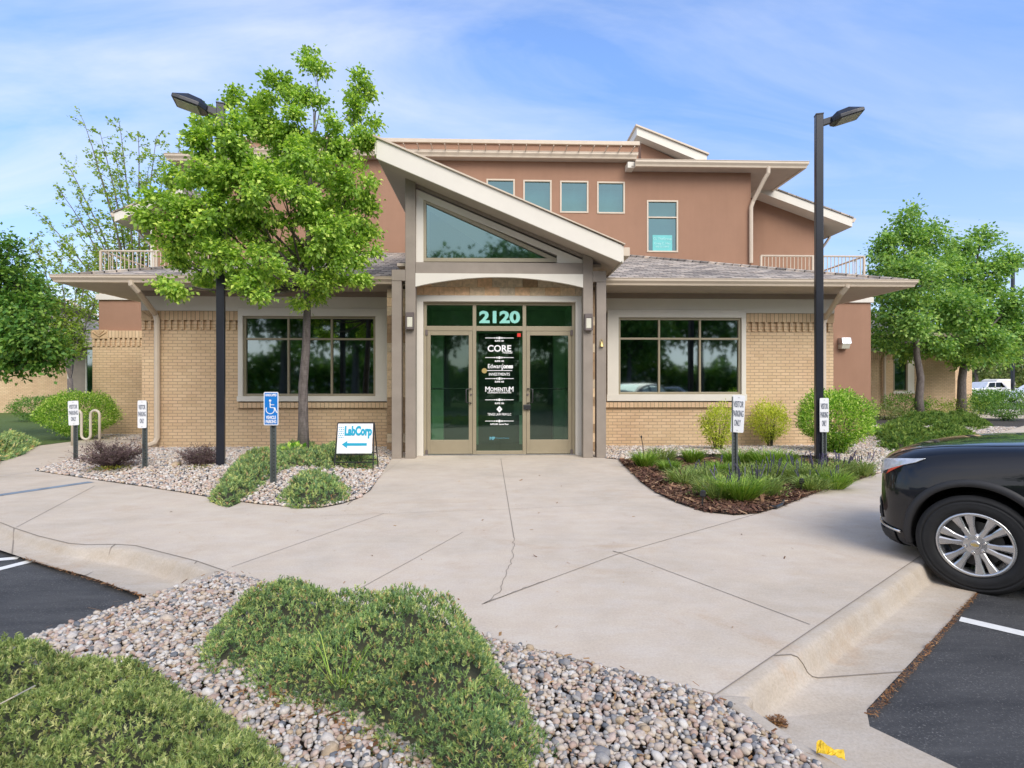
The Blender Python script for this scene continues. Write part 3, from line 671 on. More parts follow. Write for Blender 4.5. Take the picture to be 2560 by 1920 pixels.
# paper notice in the tall window
xa, xb_ = X(1632, YU), X(1681, YU); za, zb_ = Z(624, YU), Z(584, YU)
simple('notice_teal', (.13, .50, .50), .4); MB().box(xa, YU+.028, za, xb_, YU+.034, zb_).build('window_notice', 'notice_teal', wn); nx = (xa+xb_)/2
simple('notice_ink', (.45, .75, .75), .5)
text('notice_lettering', 'CL TheGroup', .105, nx, zb_-.12, YU+.024, 'notice_ink', wn); text('notice_lettering', 'Craig C. Hau', .10, nx, zb_-.27, YU+.024, 'notice_ink', wn); text('notice_lettering', '970-222-0977', .08, nx, zb_-.38, YU+.024, 'notice_ink', wn)
# upper eaves
zev = Z(403, YV, 1583); xm = X(1583, YV)-.05; eR = X(2013, YV)-.1; eL = -eR-.12
m = MB(); m.box(xm, YV, zev-.17, eR, YU+9, zev-.14); m.box(eL, YV, zev-.17, -xm-.3, YU+9, zev-.14); m.sides('soffit', 'soffit', bld)
m = MB()
m.add([(xm, YV, zev), (eR, YV, zev), (eR, YU+9, zev), (xm, YU+9, zev), (xm, YU+3, zev+.45), (eR-3.5, YU+3, zev+.45)], [(0, 1, 5, 4), (1, 2, 5), (2, 3, 4, 5)])
m.add([(-xm-.3, YV, zev), (eL, YV, zev), (eL, YU+9, zev), (-xm-.3, YU+9, zev), (-xm-.3, YU+3, zev+.45), (eL+3.5, YU+3, zev+.45)], [(0, 4, 5, 1), (1, 5, 2), (2, 5, 4, 3)])
m.sides('upper_roof', 'shingles', bld)
m = MB(); m.sweep([(-o_, z_) for o_, z_ in GP(zev+.01, .15, .2)], [(eR, YU+9), (eR, YV), (xm+.1, YV)])
m2 = MB(); m2.sweep(GP(zev+.01, .15, .2), [(eL, YU+9), (eL, YV), (-xm-.3, YV)]); m.add(m2.v, m2.f); m.sides('gutter', 'cream_gutter', bld)
MB().box(xm-.12, YV+.02, zev-.2, xm+.1, YU, zev-.01).build('eave_return', 'white_trim', bld, bevel=.006)
spout([(X(1918, YV), YV-.07, zev-.15), (X(1918, YV), YV-.07, zev-.35), (X(1912, YV), YV, zev-.5), (uR+.03, YU-.1, Z(500, YU)), (uR-.03, YU-.08, Z(515, YU)), (uR-.03, YU-.08, Z(655, YU))], .065)
MB().box(uR+.0, YU+.02, Z(622, YU), uR+.07, YU+.12, Z(600, YU)).build('junction_box', 'white_trim', bld)
# middle bay: metal edged eave and parapet
mb0, mb1 = X(560, 17.78), X(1583, 17.78); zm = Z(381, 17.78)
m = MB(); m.sweep(GP(zm+.0, .13, .19), [(mb0, YU), (mb0, 17.78), (mb1, 17.78), (mb1, YU)]); m.sides('gutter', 'cream_gutter', bld)
MB().box(mb0, 17.78, zm-.19, mb1, YU+.1, zm-.17).build('soffit', 'soffit', bld)
m = MB(); m.add([(mb0, 17.78, zm), (mb1, 17.78, zm), (mb1, YU+.2, zm+.06), (mb0, YU+.2, zm+.06)], [(0, 1, 2, 3)])
x_ = mb0+.2
while x_ < mb1: m.box(x_-.012, 17.24, zm+.0, x_+.012, YU+.2, zm+.03); x_ += .42
m.build('metal_roof', 'cream_gutter', bld)
zp = Z(355, YU+.1, 1400)
pR = X(1597, YU+.1)
m = MB(); m.box(mb0, YU+.003, zU1-.002, mb1, YU+.05, zm-.168); m.box(mb0, YU+.05, zU1+.001, pR-.03, YU+6, zp-.12); m.build('parapet_wall', 'stucco', bld)
m = MB(); m.box(mb0-.05, YU-.02, zp-.12, pR, YU+6, zp+.01); m.sides('parapet_cap', 'cream_gutter', bld, bevel=.012)
# raised shed roof behind the parapet
YP = 19.2
def xz(px, py, Y): return at(px, py, Y)
def slab(top0, top1, th, Y0, Y1, name, mt, endcut=0.0):
    dx = top1[0]-top0[0]; dz = top1[1]-top0[1]; L_ = math.hypot(dx, dz); nx_, nz_ = dz/L_*th, -dx/L_*th
    return MB().prism([top0, top1, (top1[0], top1[1]-th*1.08), (top0[0]+0*nx_, top0[1]-th*1.08)], Y0, Y1, 'y')
P0, P1 = xz(1592, 316, YP-.4), xz(1767, 388, YP-.4)
slab(P0, P1, .27, YP-.4, YP+5, 'r', 'w').build('shed_fascia', 'white_trim', bld)
slab((P0[0]-.05, P0[1]+.06), (P1[0]+.06, P1[1]+.055), .05, YP-.46, YP+5, 'r', 'w').build('metal_cap', 'cream_gutter', bld)
MB().prism([(P0[0]+.25, zm), (P0[0]+.25, P0[1]-.38), (P1[0]-.25, P1[1]-.3), (P1[0]-.25, zm)], YP, YP+4.9, 'y').build('upper_wall', 'stucco', bld)
# side gables above the wings
YG = 20.2
for sg, pa, pb in ((1, (1850, 441), (2131, 546)), (-1, (463, 462), (286, 532))):
    Q0, Q1 = xz(*pa, YG-.6), xz(*pb, YG-.6)
    slab(Q0, Q1, .28, YG-.6, YG+8, 'r', 'w').build('gable_fascia', 'white_trim', bld)
    slab((Q0[0], Q0[1]+.045), (Q1[0]+.03*sg, Q1[1]+.045), .04, YG-.64, YG+8, 'r', 'w').build('shingle_edge', 'shingles', bld)
    xe = X(2056, YG) if sg > 0 else X(377, YG)
    f_ = lambda x: Q0[1]+(Q1[1]-Q0[1])*(x-Q0[0])/(Q1[0]-Q0[0])-.3
    MB().prism([(xe, 3.9), (xe, f_(xe)), (Q0[0], f_(Q0[0])), (Q0[0], 3.9)], YG, YG+7.5, 'y').build('upper_wall', 'stucco', bld)
    MB().box(xe, YG-.03, 3.9, xe-sg*.14, YG+.1, f_(xe)-.03).build('corner_board', 'white_trim', bld)
    MB().sweep(GP(Q1[1]+.0, .13, .13) if sg < 0 else [(-o_, z_) for o_, z_ in GP(Q1[1], .13, .13)], [(Q1[0], YG+8), (Q1[0], YG-.6)]).build('gutter', 'cream_gutter', bld)
    spout([(Q1[0]+sg*.04, YG+.8, Q1[1]-.1), (Q1[0]+sg*.02, YG+.8, Q1[1]-.32), (Q1[0]-sg*.15, YG+.7, Q1[1]-.5), (xe+sg*.1, YG+.3, Q1[1]-.95), (xe+sg*.06, YG+.3, 4.2)], .05)
# balcony railings
for sg, x0, x1 in ((1, uR, X(2160, YWING+.3)), (-1, X(252, YWING+.3), uL)):
    m = MB(); Yr = YWING+.3; zt_ = Z(641, Yr, 2100); zb_ = zcap+.17
    xo = x1 if sg > 0 else x0
    for pa, pb in (((x0, Yr), (x1, Yr)), ((xo, Yr), (xo, Yr+2.2))):
        L_ = math.hypot(pb[0]-pa[0], pb[1]-pa[1]); n = int(L_/(.115 if pa[1] == pb[1] else .4)); 
        m.tube([(*pa, zt_), (*pb, zt_)], .03, 6); m.tube([(*pa, zb_+.12), (*pb, zb_+.12)], .02, 6)
        for i in range(0 if pa[1] == pb[1] else 1, n+1):
            t = i/n; x_, y_ = pa[0]+(pb[0]-pa[0])*t, pa[1]+(pb[1]-pa[1])*t; r_ = .028 if i % 14 == 0 else .0095
            m.box(x_-r_, y_-r_, zb_ if i % 14 == 0 else zb_+.12, x_+r_, y_+r_, zt_)
    m.build('balcony_railing', 'cream_gutter', bld)

# ---- entrance bay
YF = 10.7
cz = lambda py: Z(py, YC)
def roofz(x, off=0.0): return FA[1]+(FB[1]-FA[1])*(x-FA[0])/(FB[0]-FA[0])-off
FA = (-2.24, 6.17); FB = (2.46, 4.16); 
FAt = (FA[0], FA[1]); th = .34
MB().prism([FA, FB, (FB[0], FB[1]-.30), (FB[0]-.03, FB[1]-.33), (FA[0], FA[1]-.40)], YF, YF+.05, 'y').build('fascia_board', 'white_trim', bld, bevel=.006)
MB().prism([(FA[0]+.01, FA[1]-.03), (FB[0]-.01, FB[1]-.03), (FB[0]-.01, FB[1]-.31), (FA[0]+.01, FA[1]-.38)], YF+.052, YU-.02, 'y').build('soffit', 'soffit', bld)
for xx, nm in ((FA[0]-.03, 0), (FB[0], 1)):
    z_ = roofz(xx); MB().box(xx, YF+.01, z_-.33, xx+.028, YU-.1, z_-.02).build('fascia_board', 'white_trim', bld)
MB().prism([(FA[0]-.06, FA[1]+.045), (FB[0]+.05, FB[1]+.022), (FB[0]+.05, FB[1]-.0), (FA[0]-.06, FA[1]+.005)], YF-.04, YU-.02, 'y').build('metal_roof', 'cream_gutter', bld, bevel=.004)
MB().box(FB[0]+.03, YF+.05, FB[1]-.2, FB[0]+.16, YF+1.6, FB[1]-.03).build('gutter', 'cream_gutter', bld, bevel=.01)
ci = (X(1013, YC), X(1038.5, YC), X(1458, YC), X(1482.5, YC)); co = (X(979, YC), X(1003.5, YC), X(1491.5, YC), X(1515.5, YC))
zbm0, zbm1 = cz(684), cz(656); zs0, zs1 = cz(703.5), cz(676)
for xa, xb_ in ((ci[0], ci[1]), (ci[2], ci[3])):
    MB().prism([(xa, 0), (xb_, 0), (xb_, roofz(xb_, .33)), (xa, roofz(xa, .33))], YC, YC+.22, 'y').build('column', 'taupe_wood', bld, bevel=.008)
for xa, xb_ in ((co[0], co[1]), (co[2], co[3])):
    MB().box(xa, YC+.002, 0, xb_, YC+.2, zs0-.002).build('column', 'taupe_wood', bld, bevel=.008)
MB().box(co[0], YC-.006, zs0, ci[0]-.002, YC+.22, zs1).build('beam', 'taupe_wood', bld, bevel=.006); MB().box(ci[3]+.002, YC-.006, zs0, co[3], YC+.22, zs1).build('beam', 'taupe_wood', bld, bevel=.006)
MB().box(ci[1]+.002, YC+.02, zbm0, ci[2]-.002, YC+.2, zbm1).build('beam', 'taupe_wood', bld, bevel=.006)
# sloping taupe board under the soffit
xi0, xi1 = ci[1]+.002, ci[2]-.002; YT = YC+.06
tb = [(xi0, roofz(xi0, .33)), (xi1, roofz(xi1, .33)), (xi1, Z(643, YT)), (xi0, Z(470, YT))]
MB().prism(tb, YT, YT+.12, 'y').build('rake_board', 'taupe_wood', bld, bevel=.004)
# gable window surround and frame
zsill = zbm1+.01
def tri_frame(A, B_, C_, w, y0, y1, name, mt, wb_=None, parent=None):
    """A top-left, B right tip, C bottom-left; inset polygon offset by w"""
    pts = [Vector(A), Vector(B_), Vector(C_)]
    def off(p, q, d): dd = (q-p).normalized(); n = Vector((-dd.y, dd.x)); return p+n*d, dd
    cen = sum(pts, Vector((0, 0)))/3; ins = []
    lines = []
    for i in range(3):
        p, q = pts[i], pts[(i+1) % 3]; d_ = w if not isinstance(w, tuple) else w[i]
        dd = (q-p).normalized(); n = Vector((-dd.y, dd.x)); n = n if (cen-p).dot(n) > 0 else -n; lines.append((p+n*d_, dd))
    for i in range(3):
        (p, d1), (q, d2) = lines[i-1], lines[i]; cr_ = d1.x*d2.y-d1.y*d2.x; t = ((q-p).x*d2.y-(q-p).y*d2.x)/cr_; ins.append(p+d1*t)
    m = MB()
    for i in range(3):
        j = (i+1) % 3; m.prism([tuple(pts[i]), tuple(pts[j]), tuple(ins[j]), tuple(ins[i])], y0, y1, 'y')
    o = m.build(name, mt, parent or bld); return [tuple(p) for p in ins], o
tA, tB, tC = (xi0, Z(475, YT)), (xi1+.0, Z(648, YT)), (xi0, zsill)
MB().prism([(xi0, zsill), (X(1058, YT), zsill), (X(1058, YT), Z(496, YT)), (xi0, Z(492, YT))], YT+.03, YT+.14, 'y').build('window_surround', 'white_trim', bld)
MB().prism([tA, tB, (tB[0], zsill), (tB[0]-.52, zsill), (tB[0]-.52, zsill+.16), (xi0, Z(492, YT))], YT+.02, YT+.13, 'y').build('window_surround', 'white_trim', bld)
a_, b_, c_ = (X(1058, YT), Z(495, YT)), (X(1404, YT), Z(639, YT)), (X(1058, YT), zsill+.02)
ins, wn = tri_frame(a_, (X(1412, YT), zsill+.03), c_, (.075, .075, .055), YT+.05, YT+.15, 'window', 'aluminium')
MB().add([(p[0], YT+.1, p[1]) for p in ins], [(0, 1, 2)]).build('pane', 'glass_upper', wn)
m = MB(); m.add([(ins[0][0]-.1, YT+1.5, zsill-.2), (ins[1][0], YT+1.5, zsill-.2), (ins[0][0]-.1, YT+1.5, ins[0][1]+.3)], [(0, 1, 2)]); m.build('interior_room', 'interior_dark', bld)
MB().box(xi0+.02, YT+.18, zbm1-.2, xi1-.02, YT+1.6, zbm1-.1).build('ceiling', 'interior_dark', bld)
# arched white board
n = 24; zA0, zA1 = cz(718), cz(693); top = zbm0-.004
arc = [(xi0+(xi1-xi0)*i/n, zA0+(zA1-zA0)*math.sin(PI*i/n)**.85) for i in range(n+1)]
m = MB()
for (p, q) in zip(arc, arc[1:]): m.prism([p, q, (q[0], top), (p[0], top)], YC-.01, YC+.07, 'y')
m.build('arched_board', 'white_trim', bld)
# stone lintel, made of individually toned tiles
zl0, zl1 = Z(742, YD-.15), Z(690, YD-.15)+.05
simple('stone_a', (.70, .52, .33), .85, var=.2, vs=14, bump=.3); simple('stone_b', (.72, .47, .27), .85, var=.2, vs=12, bump=.3); simple('stone_c', (.60, .48, .33), .85, var=.25, vs=15, bump=.3); simple('stone_d', (.36, .24, .14), .85, var=.25, vs=15, bump=.3)
tiles = {k: MB() for k in 'abcd'}; rr = random.Random(3); tw = .315
for r_ in range(3):
    z0 = zl0+.2*r_; x_ = xi0-.2+(.16 if r_ % 2 else 0)
    while x_ < xi1+.05: tiles[rr.choice('aabccbd' if r_ else 'abacb')].box(max(x_, xi0-.3)+.002, YD-.15, z0+.002, x_+tw-.002, YD+.1, z0+.198); x_ += tw
for sg, xs_ in ((-1, (X(968, YE+.2), X(1030, YE+.2))), (1, (X(1466, YE+.2), X(1503, YE+.2)))):
    for r_ in range(18):
        z0 = .2*r_; x_ = xs_[0]
        tiles[rr.choice('dcda')].box(xs_[0]+.002, YE+.16, z0+.002, xs_[1]-.002, YW, min(z0+.198, zb1+.05))
for xa, xb_ in ((X(1022, YD), X(1037, YD)), (X(1461, YD), X(1476, YD))):
    for r_ in range(17):
        y_ = YD-.14
        while y_ < YE+.14: tiles[rr.choice('dcda')].box(xa, y_+.001, .2*r_+.002, xb_, min(y_+.315, YE+.155)-.001, .2*r_+.198); y_ += .315
for k, t in tiles.items(): t.build('stone_cladding', 'stone_'+k, bld, bevel=.003)
# porch ceiling and white door surround
MB().box(xi0-.4, YC+.2, zl1+.1, xi1+.4, YW, zl1+.16).build('soffit', 'soffit', bld)
YA = YD-.06
dx0, dx1 = X(1060, YD), X(1436.5, YD); zd = Z(757, YD)
m = MB(); m.box(X(1039, YA), YA-.1, 0, dx0, YD+.1, zd); m.box(dx1, YA-.1, 0, X(1458, YA), YD+.1, zd); m.box(X(1039, YA), YA-.102, zd, X(1458, YA), YD+.1, Z(742, YD)); m.build('door_surround', 'white_trim', bld, bevel=.008)
# aluminium shopfront: fixed frame, transoms, sidelight and two doors
ztr = Z(822, YD); zbot = .02
mx0, mx1 = X(1186.5, YD), X(1311, YD)
f = MB(); fw = .06
f.box(dx0, YD-.05, zbot, dx0+fw, YD+.07, zd); f.box(dx1-fw, YD-.05, zbot, dx1, YD+.07, zd)
for mxx in (mx0, mx1): f.box(mxx-.04, YD-.048, zbot, mxx+.035, YD+.068, zd-.058)
f.box(dx0+fw, YD-.05, zd-.058, dx1-fw, YD+.07, zd)
for a, c in ((dx0+fw, mx0-.04), (mx0+.035, mx1-.04), (mx1+.035, dx1-fw)): f.box(a, YD-.047, ztr-.05, c, YD+.065, ztr+.05)
f.box(mx0+.035, YD-.047, zbot, mx1-.04, YD+.065, zbot+.07)
sf = f.build('shopfront_frame', 'aluminium', bld, bevel=.005)
def pane(a, c, e, h_, Y, parent, mt='glass_door', nm='pane'): return MB().add([(a, Y, e), (c, Y, e), (c, Y, h_), (a, Y, h_)], [(0, 1, 2, 3)]).build(nm, mt, parent)
for a, c in ((dx0+fw, mx0-.04), (mx0+.035, mx1-.04), (mx1+.035, dx1-fw)): pane(a, c, ztr+.05, zd-.058, YD+.01, sf)
pane(mx0+.035, mx1-.04, zbot+.07, ztr-.05, YD+.01, sf)
for sg, a, c in ((1, dx0+fw+.006, mx0-.046), (-1, mx1+.041, dx1-fw-.006)):
    st = .075; zt_ = ztr-.056; zb_ = zbot+.008; zk = Z(1099, YD)
    m = MB(); y0, y1 = YD-.04, YD+.012
    m.box(a, y0, zb_, a+st, y1, zt_); m.box(c-st, y0, zb_, c, y1, zt_); m.box(a+st, y0, zt_-.085, c-st, y1, zt_); m.box(a+st, y0, zb_, c-st, y1, zk)
    dr = m.build('door', 'aluminium', bld, bevel=.004); pane(a+st, c-st, zk, zt_-.085, YD-.012, dr)
    zh = Z(972, YD); m = MB(); m.tube([(a+st, YD+.05, zh), (c-st, YD+.05, zh)], .016, 8); m.build('push_bar', 'black_metal', dr)
    hx = c-st*.35 if sg > 0 else a+st*.35; hi = hx-sg*.1
    m = MB(); m.tube([(hx, YD-.04, zh+.0), (hx, YD-.08, zh), (hi, YD-.1, zh-.01), (hi, YD-.1, zh-.28), (hx, YD-.08, zh-.30), (hx, YD-.04, zh-.3)], .014, 8); m.build('door_handle', 'black_metal', dr, smooth=True)
    m = MB(); m.tube([(hx, YD-.04, zh-.12), (hx, YD-.06, zh-.12)], .022, 12); m.build('lock_cylinder', 'dark_bronze', dr)
    hxx = a-.0 if sg > 0 else c
    for zz in (zt_-.03, zb_+.03): MB().box(hxx-.03, YD-.07, zz-.055, hxx+.02, YD-.04, zz+.055).build('hinge', 'dark_bronze', dr)
    if sg < 0: MB().box(hx-.09, YD-.10, zh-.44, hx+.06, YD-.045, zh-.33).build('key_box', 'black_metal', dr, bevel=.012)
MB().box(dx0-.03, YD-.1, .002, dx1+.03, YD+.1, .018).build('threshold', 'steel', bld)
# vestibule
m = MB(); xa, xb_ = xi0+.05, xi1-.05; y0, y1 = YD+.09, YD+3.4; zc1 = zd+.1
m.add([(xa, y0, .01), (xb_, y0, .01), (xb_, y1, .01), (xa, y1, .01), (xa, y0, zc1), (xb_, y0, zc1), (xb_, y1, zc1), (xa, y1, zc1)], [(4, 5, 6, 7), (1, 2, 6, 5), (3, 0, 4, 7), (2, 3, 7, 6)])
m.build('vestibule_wall', 'interior_wall', bld)
simple('mat_floor', (.09, .10, .08), .8); MB().box(xa, y0, .005, xb_, y1, .012).build('vestibule_floor', 'mat_floor', bld)
m = MB(); yv = YD+2.0
for a, c in ((xa, xa+.28), (mx0-.1, mx0+.02), (mx1-.02, mx1+.1), (xb_-.28, xb_)): m.box(a, yv, .01, c, yv+.08, zc1-.01)
m.box(xa+.28, yv+.005, 2.75, xb_-.28, yv+.075, zc1-.01); m.build('inner_door_frame', 'interior_wall', bld)
m = MB(); m.box(xa+.28, yv+.2, .02, xb_-.28, yv+.25, 2.75); m.build('inner_doors', 'interior_dark', bld)
# lettering on the glass
xc = (mx0+.035+mx1-.04)/2; yg = YD-.004; zz = lambda py: Z(py, YD)
text('street_number', '2120', .335, xc+.005, zz(794.5), yg, 'vinyl_mint', sf, fit=.86, bold=.014, ext=.003)
def bar(py, w=.6):
    z_ = zz(py); m = MB(); m.box(xc-w/2, yg-.001, z_-.006, xc+w/2, yg+.001, z_+.006)
    for dx_, s in ((0, .03), (-.05, .02), (.05, .02), (-.1, .013), (.1, .013)): m.prism([(xc+dx_-s*1.7, z_), (xc+dx_, z_+s), (xc+dx_+s*1.7, z_), (xc+dx_, z_-s)], yg-.002, yg+.002, 'y')
    m.build('ornament_rule', 'vinyl_white', sf)
for py in (845, 894, 946.5, 999.5, 1052.5): bar(py)
for py, s in ((852.5, 'SUITE 101'), (903, 'SUITE 102'), (954.5, 'SUITE 103'), (1008.5, 'SUITE 104')): text('suite_lettering', s, .045, xc, zz(py), yg, 'vinyl_white', sf, bold=.002)
text('tenant_lettering', 'CORE', .19, xc, zz(872), yg, 'vinyl_white', sf, sx=.98, bold=.004, fit=0.5); text('tenant_lettering', 'Financial', .06, xc+.17, zz(881.5), yg, 'vinyl_white', sf, bold=.001)
text('tenant_lettering', 'Edward', .125, xc-.085, zz(916), yg, 'vinyl_white', sf, sx=.85, bold=.0015); text('tenant_lettering', 'Jones', .125, xc+.17, zz(916), yg, 'vinyl_white', sf, sx=.85, bold=.006)
MB().box(xc-.27, yg-.001, zz(926.3)-.006, xc+.27, yg+.001, zz(926.3)+.006).build('ornament_rule', 'vinyl_white', sf)
text('tenant_lettering', 'INVESTMENTS', .082, xc, zz(936), yg, 'vinyl_white', sf, sx=.86, bold=.001, fit=0.44)
text('tenant_lettering', 'M', .155, xc-.25, zz(973.5), yg, 'vinyl_white', sf, sx=.95, bold=.002); text('tenant_lettering', 'OMENTU', .115, xc+.005, zz(974), yg, 'vinyl_white', sf, sx=.82, bold=.002, fit=0.4); text('tenant_lettering', 'M', .155, xc+.25, zz(973.5), yg, 'vinyl_white', sf, sx=.9, bold=.002)
text('tenant_lettering', 'COUNSELING & CONSULTING', .046, xc, zz(981.5), yg, 'vinyl_white', sf, sx=.9, bold=.001, fit=0.5)
z_ = zz(1023); MB().prism([(xc-.062, z_), (xc, z_+.07), (xc+.062, z_), (xc, z_-.07)], yg-.002, yg+.002, 'y').build('diamond_emblem', 'vinyl_white', sf)
for o_ in (-.014, 0, .014): MB().box(xc+o_-.003, yg-.004, z_-.025+abs(o_), xc+o_+.003, yg-.002, z_+.025-abs(o_)).build('diamond_emblem', 'interior_dark', sf)
text('tenant_lettering', 'TENGE LAW FIRM LLC', .07, xc, zz(1036), yg, 'vinyl_white', sf, sx=.73, bold=.0008, fit=0.5)
text('tenant_lettering', 'SUITE 200  Second Floor', .042, xc, zz(1060.5), yg, 'vinyl_white', sf, sx=.9, bold=.0015)
simple('vinyl_blue', (.12, .35, .42), .5); text('tenant_lettering', 'MP', .09, xc-.15, zz(1096), yg, 'vinyl_blue', sf, bold=.004)
text('tenant_lettering', 'Mountain Property', .035, xc+.07, zz(1095), yg, 'vinyl_blue', sf)
MB().box(X(1293, YD), yg-.004, zz(842), X(1302, YD), yg-.001, zz(833)).build('red_sticker', 'red_plastic', sf)
MB().box(X(1284, YD), yg+.02, zz(1038), X(1305, YD), yg+.023, zz(1004)).build('hours_notice', 'interior_dark', sf)
MB().lathe([(0, 0), (.055, .0), (.055, .05), (0, .055)], 20, (X(1211, YD), YD-.03, zz(927)), (0, 1, 0)).build('door_knob', 'gold', sf)
# bell-shaped fitting on the right post
bx_, bz_ = (co[2]+co[3])/2, cz(860); MB().lathe([(.0, .07), (.012, .07), (.02, .03), (.035, 0), (.042, -.03), (0, -.03)], 12, (bx_, YC-.03, bz_-.02), (0, 0, 1)).tube([(bx_-.03, YC-.01, bz_-.03), (bx_-.03, YC-.01, bz_+.06), (bx_, YC-.01, bz_+.1), (bx_+.03, YC-.01, bz_+.06), (bx_+.03, YC-.01, bz_-.03)], .006, 6).build('brass_bell', 'gold', bld)

# wall lights
def sconce(xc, zc_, Y, w, h_, label):
    t = thing('wall_light', label, 'wall light', (xc, Y, zc_), group='lights fixed to the entrance posts')
    m = MB(); w2 = w/2; m.box(xc-w2, Y-.02, zc_-h_/2, xc+w2, Y, zc_+h_/2); m.box(xc-w2, Y-.1, zc_+h_*.22, xc+w2, Y-.02, zc_+h_/2); m.box(xc-w2-.006, Y-.11, zc_-h_/2, xc-w2+.02, Y-.02, zc_+h_*.22); m.box(xc+w2-.02, Y-.11, zc_-h_/2, xc+w2+.006, Y-.02, zc_+h_*.22); m.box(xc-w2, Y-.11, zc_-h_/2-.01, xc+w2, Y-.02, zc_-h_/2+.03)
    m.build('housing', 'dark_bronze', t, bevel=.005); MB().box(xc-w2+.022, Y-.1, zc_-h_/2+.032, xc+w2-.022, Y-.022, zc_+h_*.21).build('diffuser', 'lens_plastic', t, bevel=.012)
sconce(X(1026, YC), cz(803.5), YC, .155, .33, 'bronze wall light on the post left of the glass doors'); sconce(X(1470, YC), cz(805), YC, .155, .33, 'bronze wall light on the post right of the glass doors')
Yl = YWING; xl_, zl_ = X(2107, Yl), Z(859, Yl, 2107)
t = thing('wall_light', 'square grey floodlight on the stucco wall at the right end', 'wall light', (xl_, Yl, zl_))
MB().prism([(Yl, zl_-.02), (Yl, zl_+.17), (Yl-.2, zl_+.17), (Yl-.24, zl_-.02)], xl_-.16, xl_+.13, 'x').build('housing', 'steel', t, bevel=.01); MB().prism([(Yl, zl_-.17), (Yl, zl_-.022), (Yl-.23, zl_-.022), (Yl-.17, zl_-.17)], xl_-.15, xl_+.10, 'x').build('diffuser', 'lens_plastic', t, bevel=.01)
# ------------------------------------------------------------ loose stone, bark
def smooth(x): x = np.clip(x, 0, 1); return x*x*(3-2*x)
P = scatter(bed_front, .0255); D_ = np.hypot(P[:, 0], P[:, 1]); P = P[(D_ > 1.75) & (D_ < 7)]
# level rises slightly from the edges; skipped where the big junipers cover it
JUN_L = [gr(*p, .12) for p in ((-330, 1660), (-120, 1610), (0, 1606), (80, 1600), (150, 1604), (300, 1624), (430, 1664), (580, 1733), (690, 1800), (780, 1880), (800, 1990), (750, 2150), (300, 2350), (-600, 2350), (-500, 1900))]
JUN_C = [gr(*p, .12) for p in ((458, 1640), (470, 1590), (545, 1525), (620, 1482), (720, 1462), (800, 1470), (870, 1492), (930, 1502), (1020, 1494), (1105, 1530), (1180, 1545), (1230, 1572), (1275, 1640), (1330, 1700), (1350, 1760), (1410, 1820), (1380, 1880), (1370, 1960), (1180, 2060), (1090, 1990), (1040, 1910), (960, 1850), (870, 1800), (760, 1742), (690, 1732), (600, 1708), (580, 1650), (520, 1662))]
def keep(P, polys, m_=.14):
    k = np.ones(len(P), bool)
    for q in polys: k &= ~(in_poly(P, q) & (edge_dist(P, q) > m_))
    return P[k]
P = keep(P, (JUN_L, JUN_C))
zz_ = .01+.03*smooth(edge_dist(P, bed_front)/.2)
addo('river_stones', pebbles(P, zz_, .0142, 2, 'river_stones', 'river_stone'), 'river_stone', kind='stuff')
P2 = P[RNG.random(len(P)) < .45]; addo('river_stones', pebbles(P2, .012+.03*smooth(edge_dist(P2, bed_front)/.2)+.010, .0135, 2, 'river_stones', 'river_stone'), 'river_stone', kind='stuff')
P = scatter(bed_left, .042); zz_ = .012+.11*smooth(edge_dist(P, bed_left)/1.6)
addo('river_stones', pebbles(P, zz_, .022, 1, 'river_stones', 'river_stone_far'), 'river_stone_far', kind='stuff')
P = scatter(bed_right_rock, .044); P = P[(P[:, 1] < 19) & ~in_poly(P, bed_mulch)]; zz_ = .012+.1*smooth(edge_dist(P, bed_right_rock)/1.8)
addo('river_stones', pebbles(P, zz_, .023, 1, 'river_stones', 'river_stone_far'), 'river_stone_far', kind='stuff')
P = scatter([(-11.9, 16.2), (-11.9, 17.0), (-8.2, 17.0), (-8.2, 14.2), (-8.9, 15.0)], .05); addo('river_stones', pebbles(P, np.full(len(P), .01), .024, 1, 'river_stones', 'river_stone_far'), 'river_stone_far', kind='stuff')
def chips(poly, sp, ln, name, m, zoff=.015, zr=.02):
    P = scatter(poly, sp); n = len(P); a = RNG.uniform(0, 2*PI, n); t = RNG.normal(0, .25, n)
    d = np.stack([np.cos(a), np.sin(a), t], 1); w = np.stack([-np.sin(a), np.cos(a), RNG.normal(0, .3, n)], 1)
    l = (ln*RNG.lognormal(0, .45, n))[:, None]; ww = l*RNG.uniform(.15, .4, (n, 1)); c = np.concatenate([P, (zoff+RNG.uniform(0, zr, n))[:, None]], 1)
    V = np.stack([c-d*l-w*ww, c+d*l-w*ww*.6, c+d*l+w*ww, c-d*l+w*ww*.7], 1).reshape(-1, 3); i = np.arange(n)*4
    return addo(name, mesh_np(name, V, np.stack([i, i+1, i+2, i+3], 1)), m, kind='stuff')
chips(bed_mulch, .022, .020, 'bark_mulch', 'mulch_chip'); chips(bed_mulch, .04, .026, 'bark_mulch', 'mulch_chip', .02, .03)
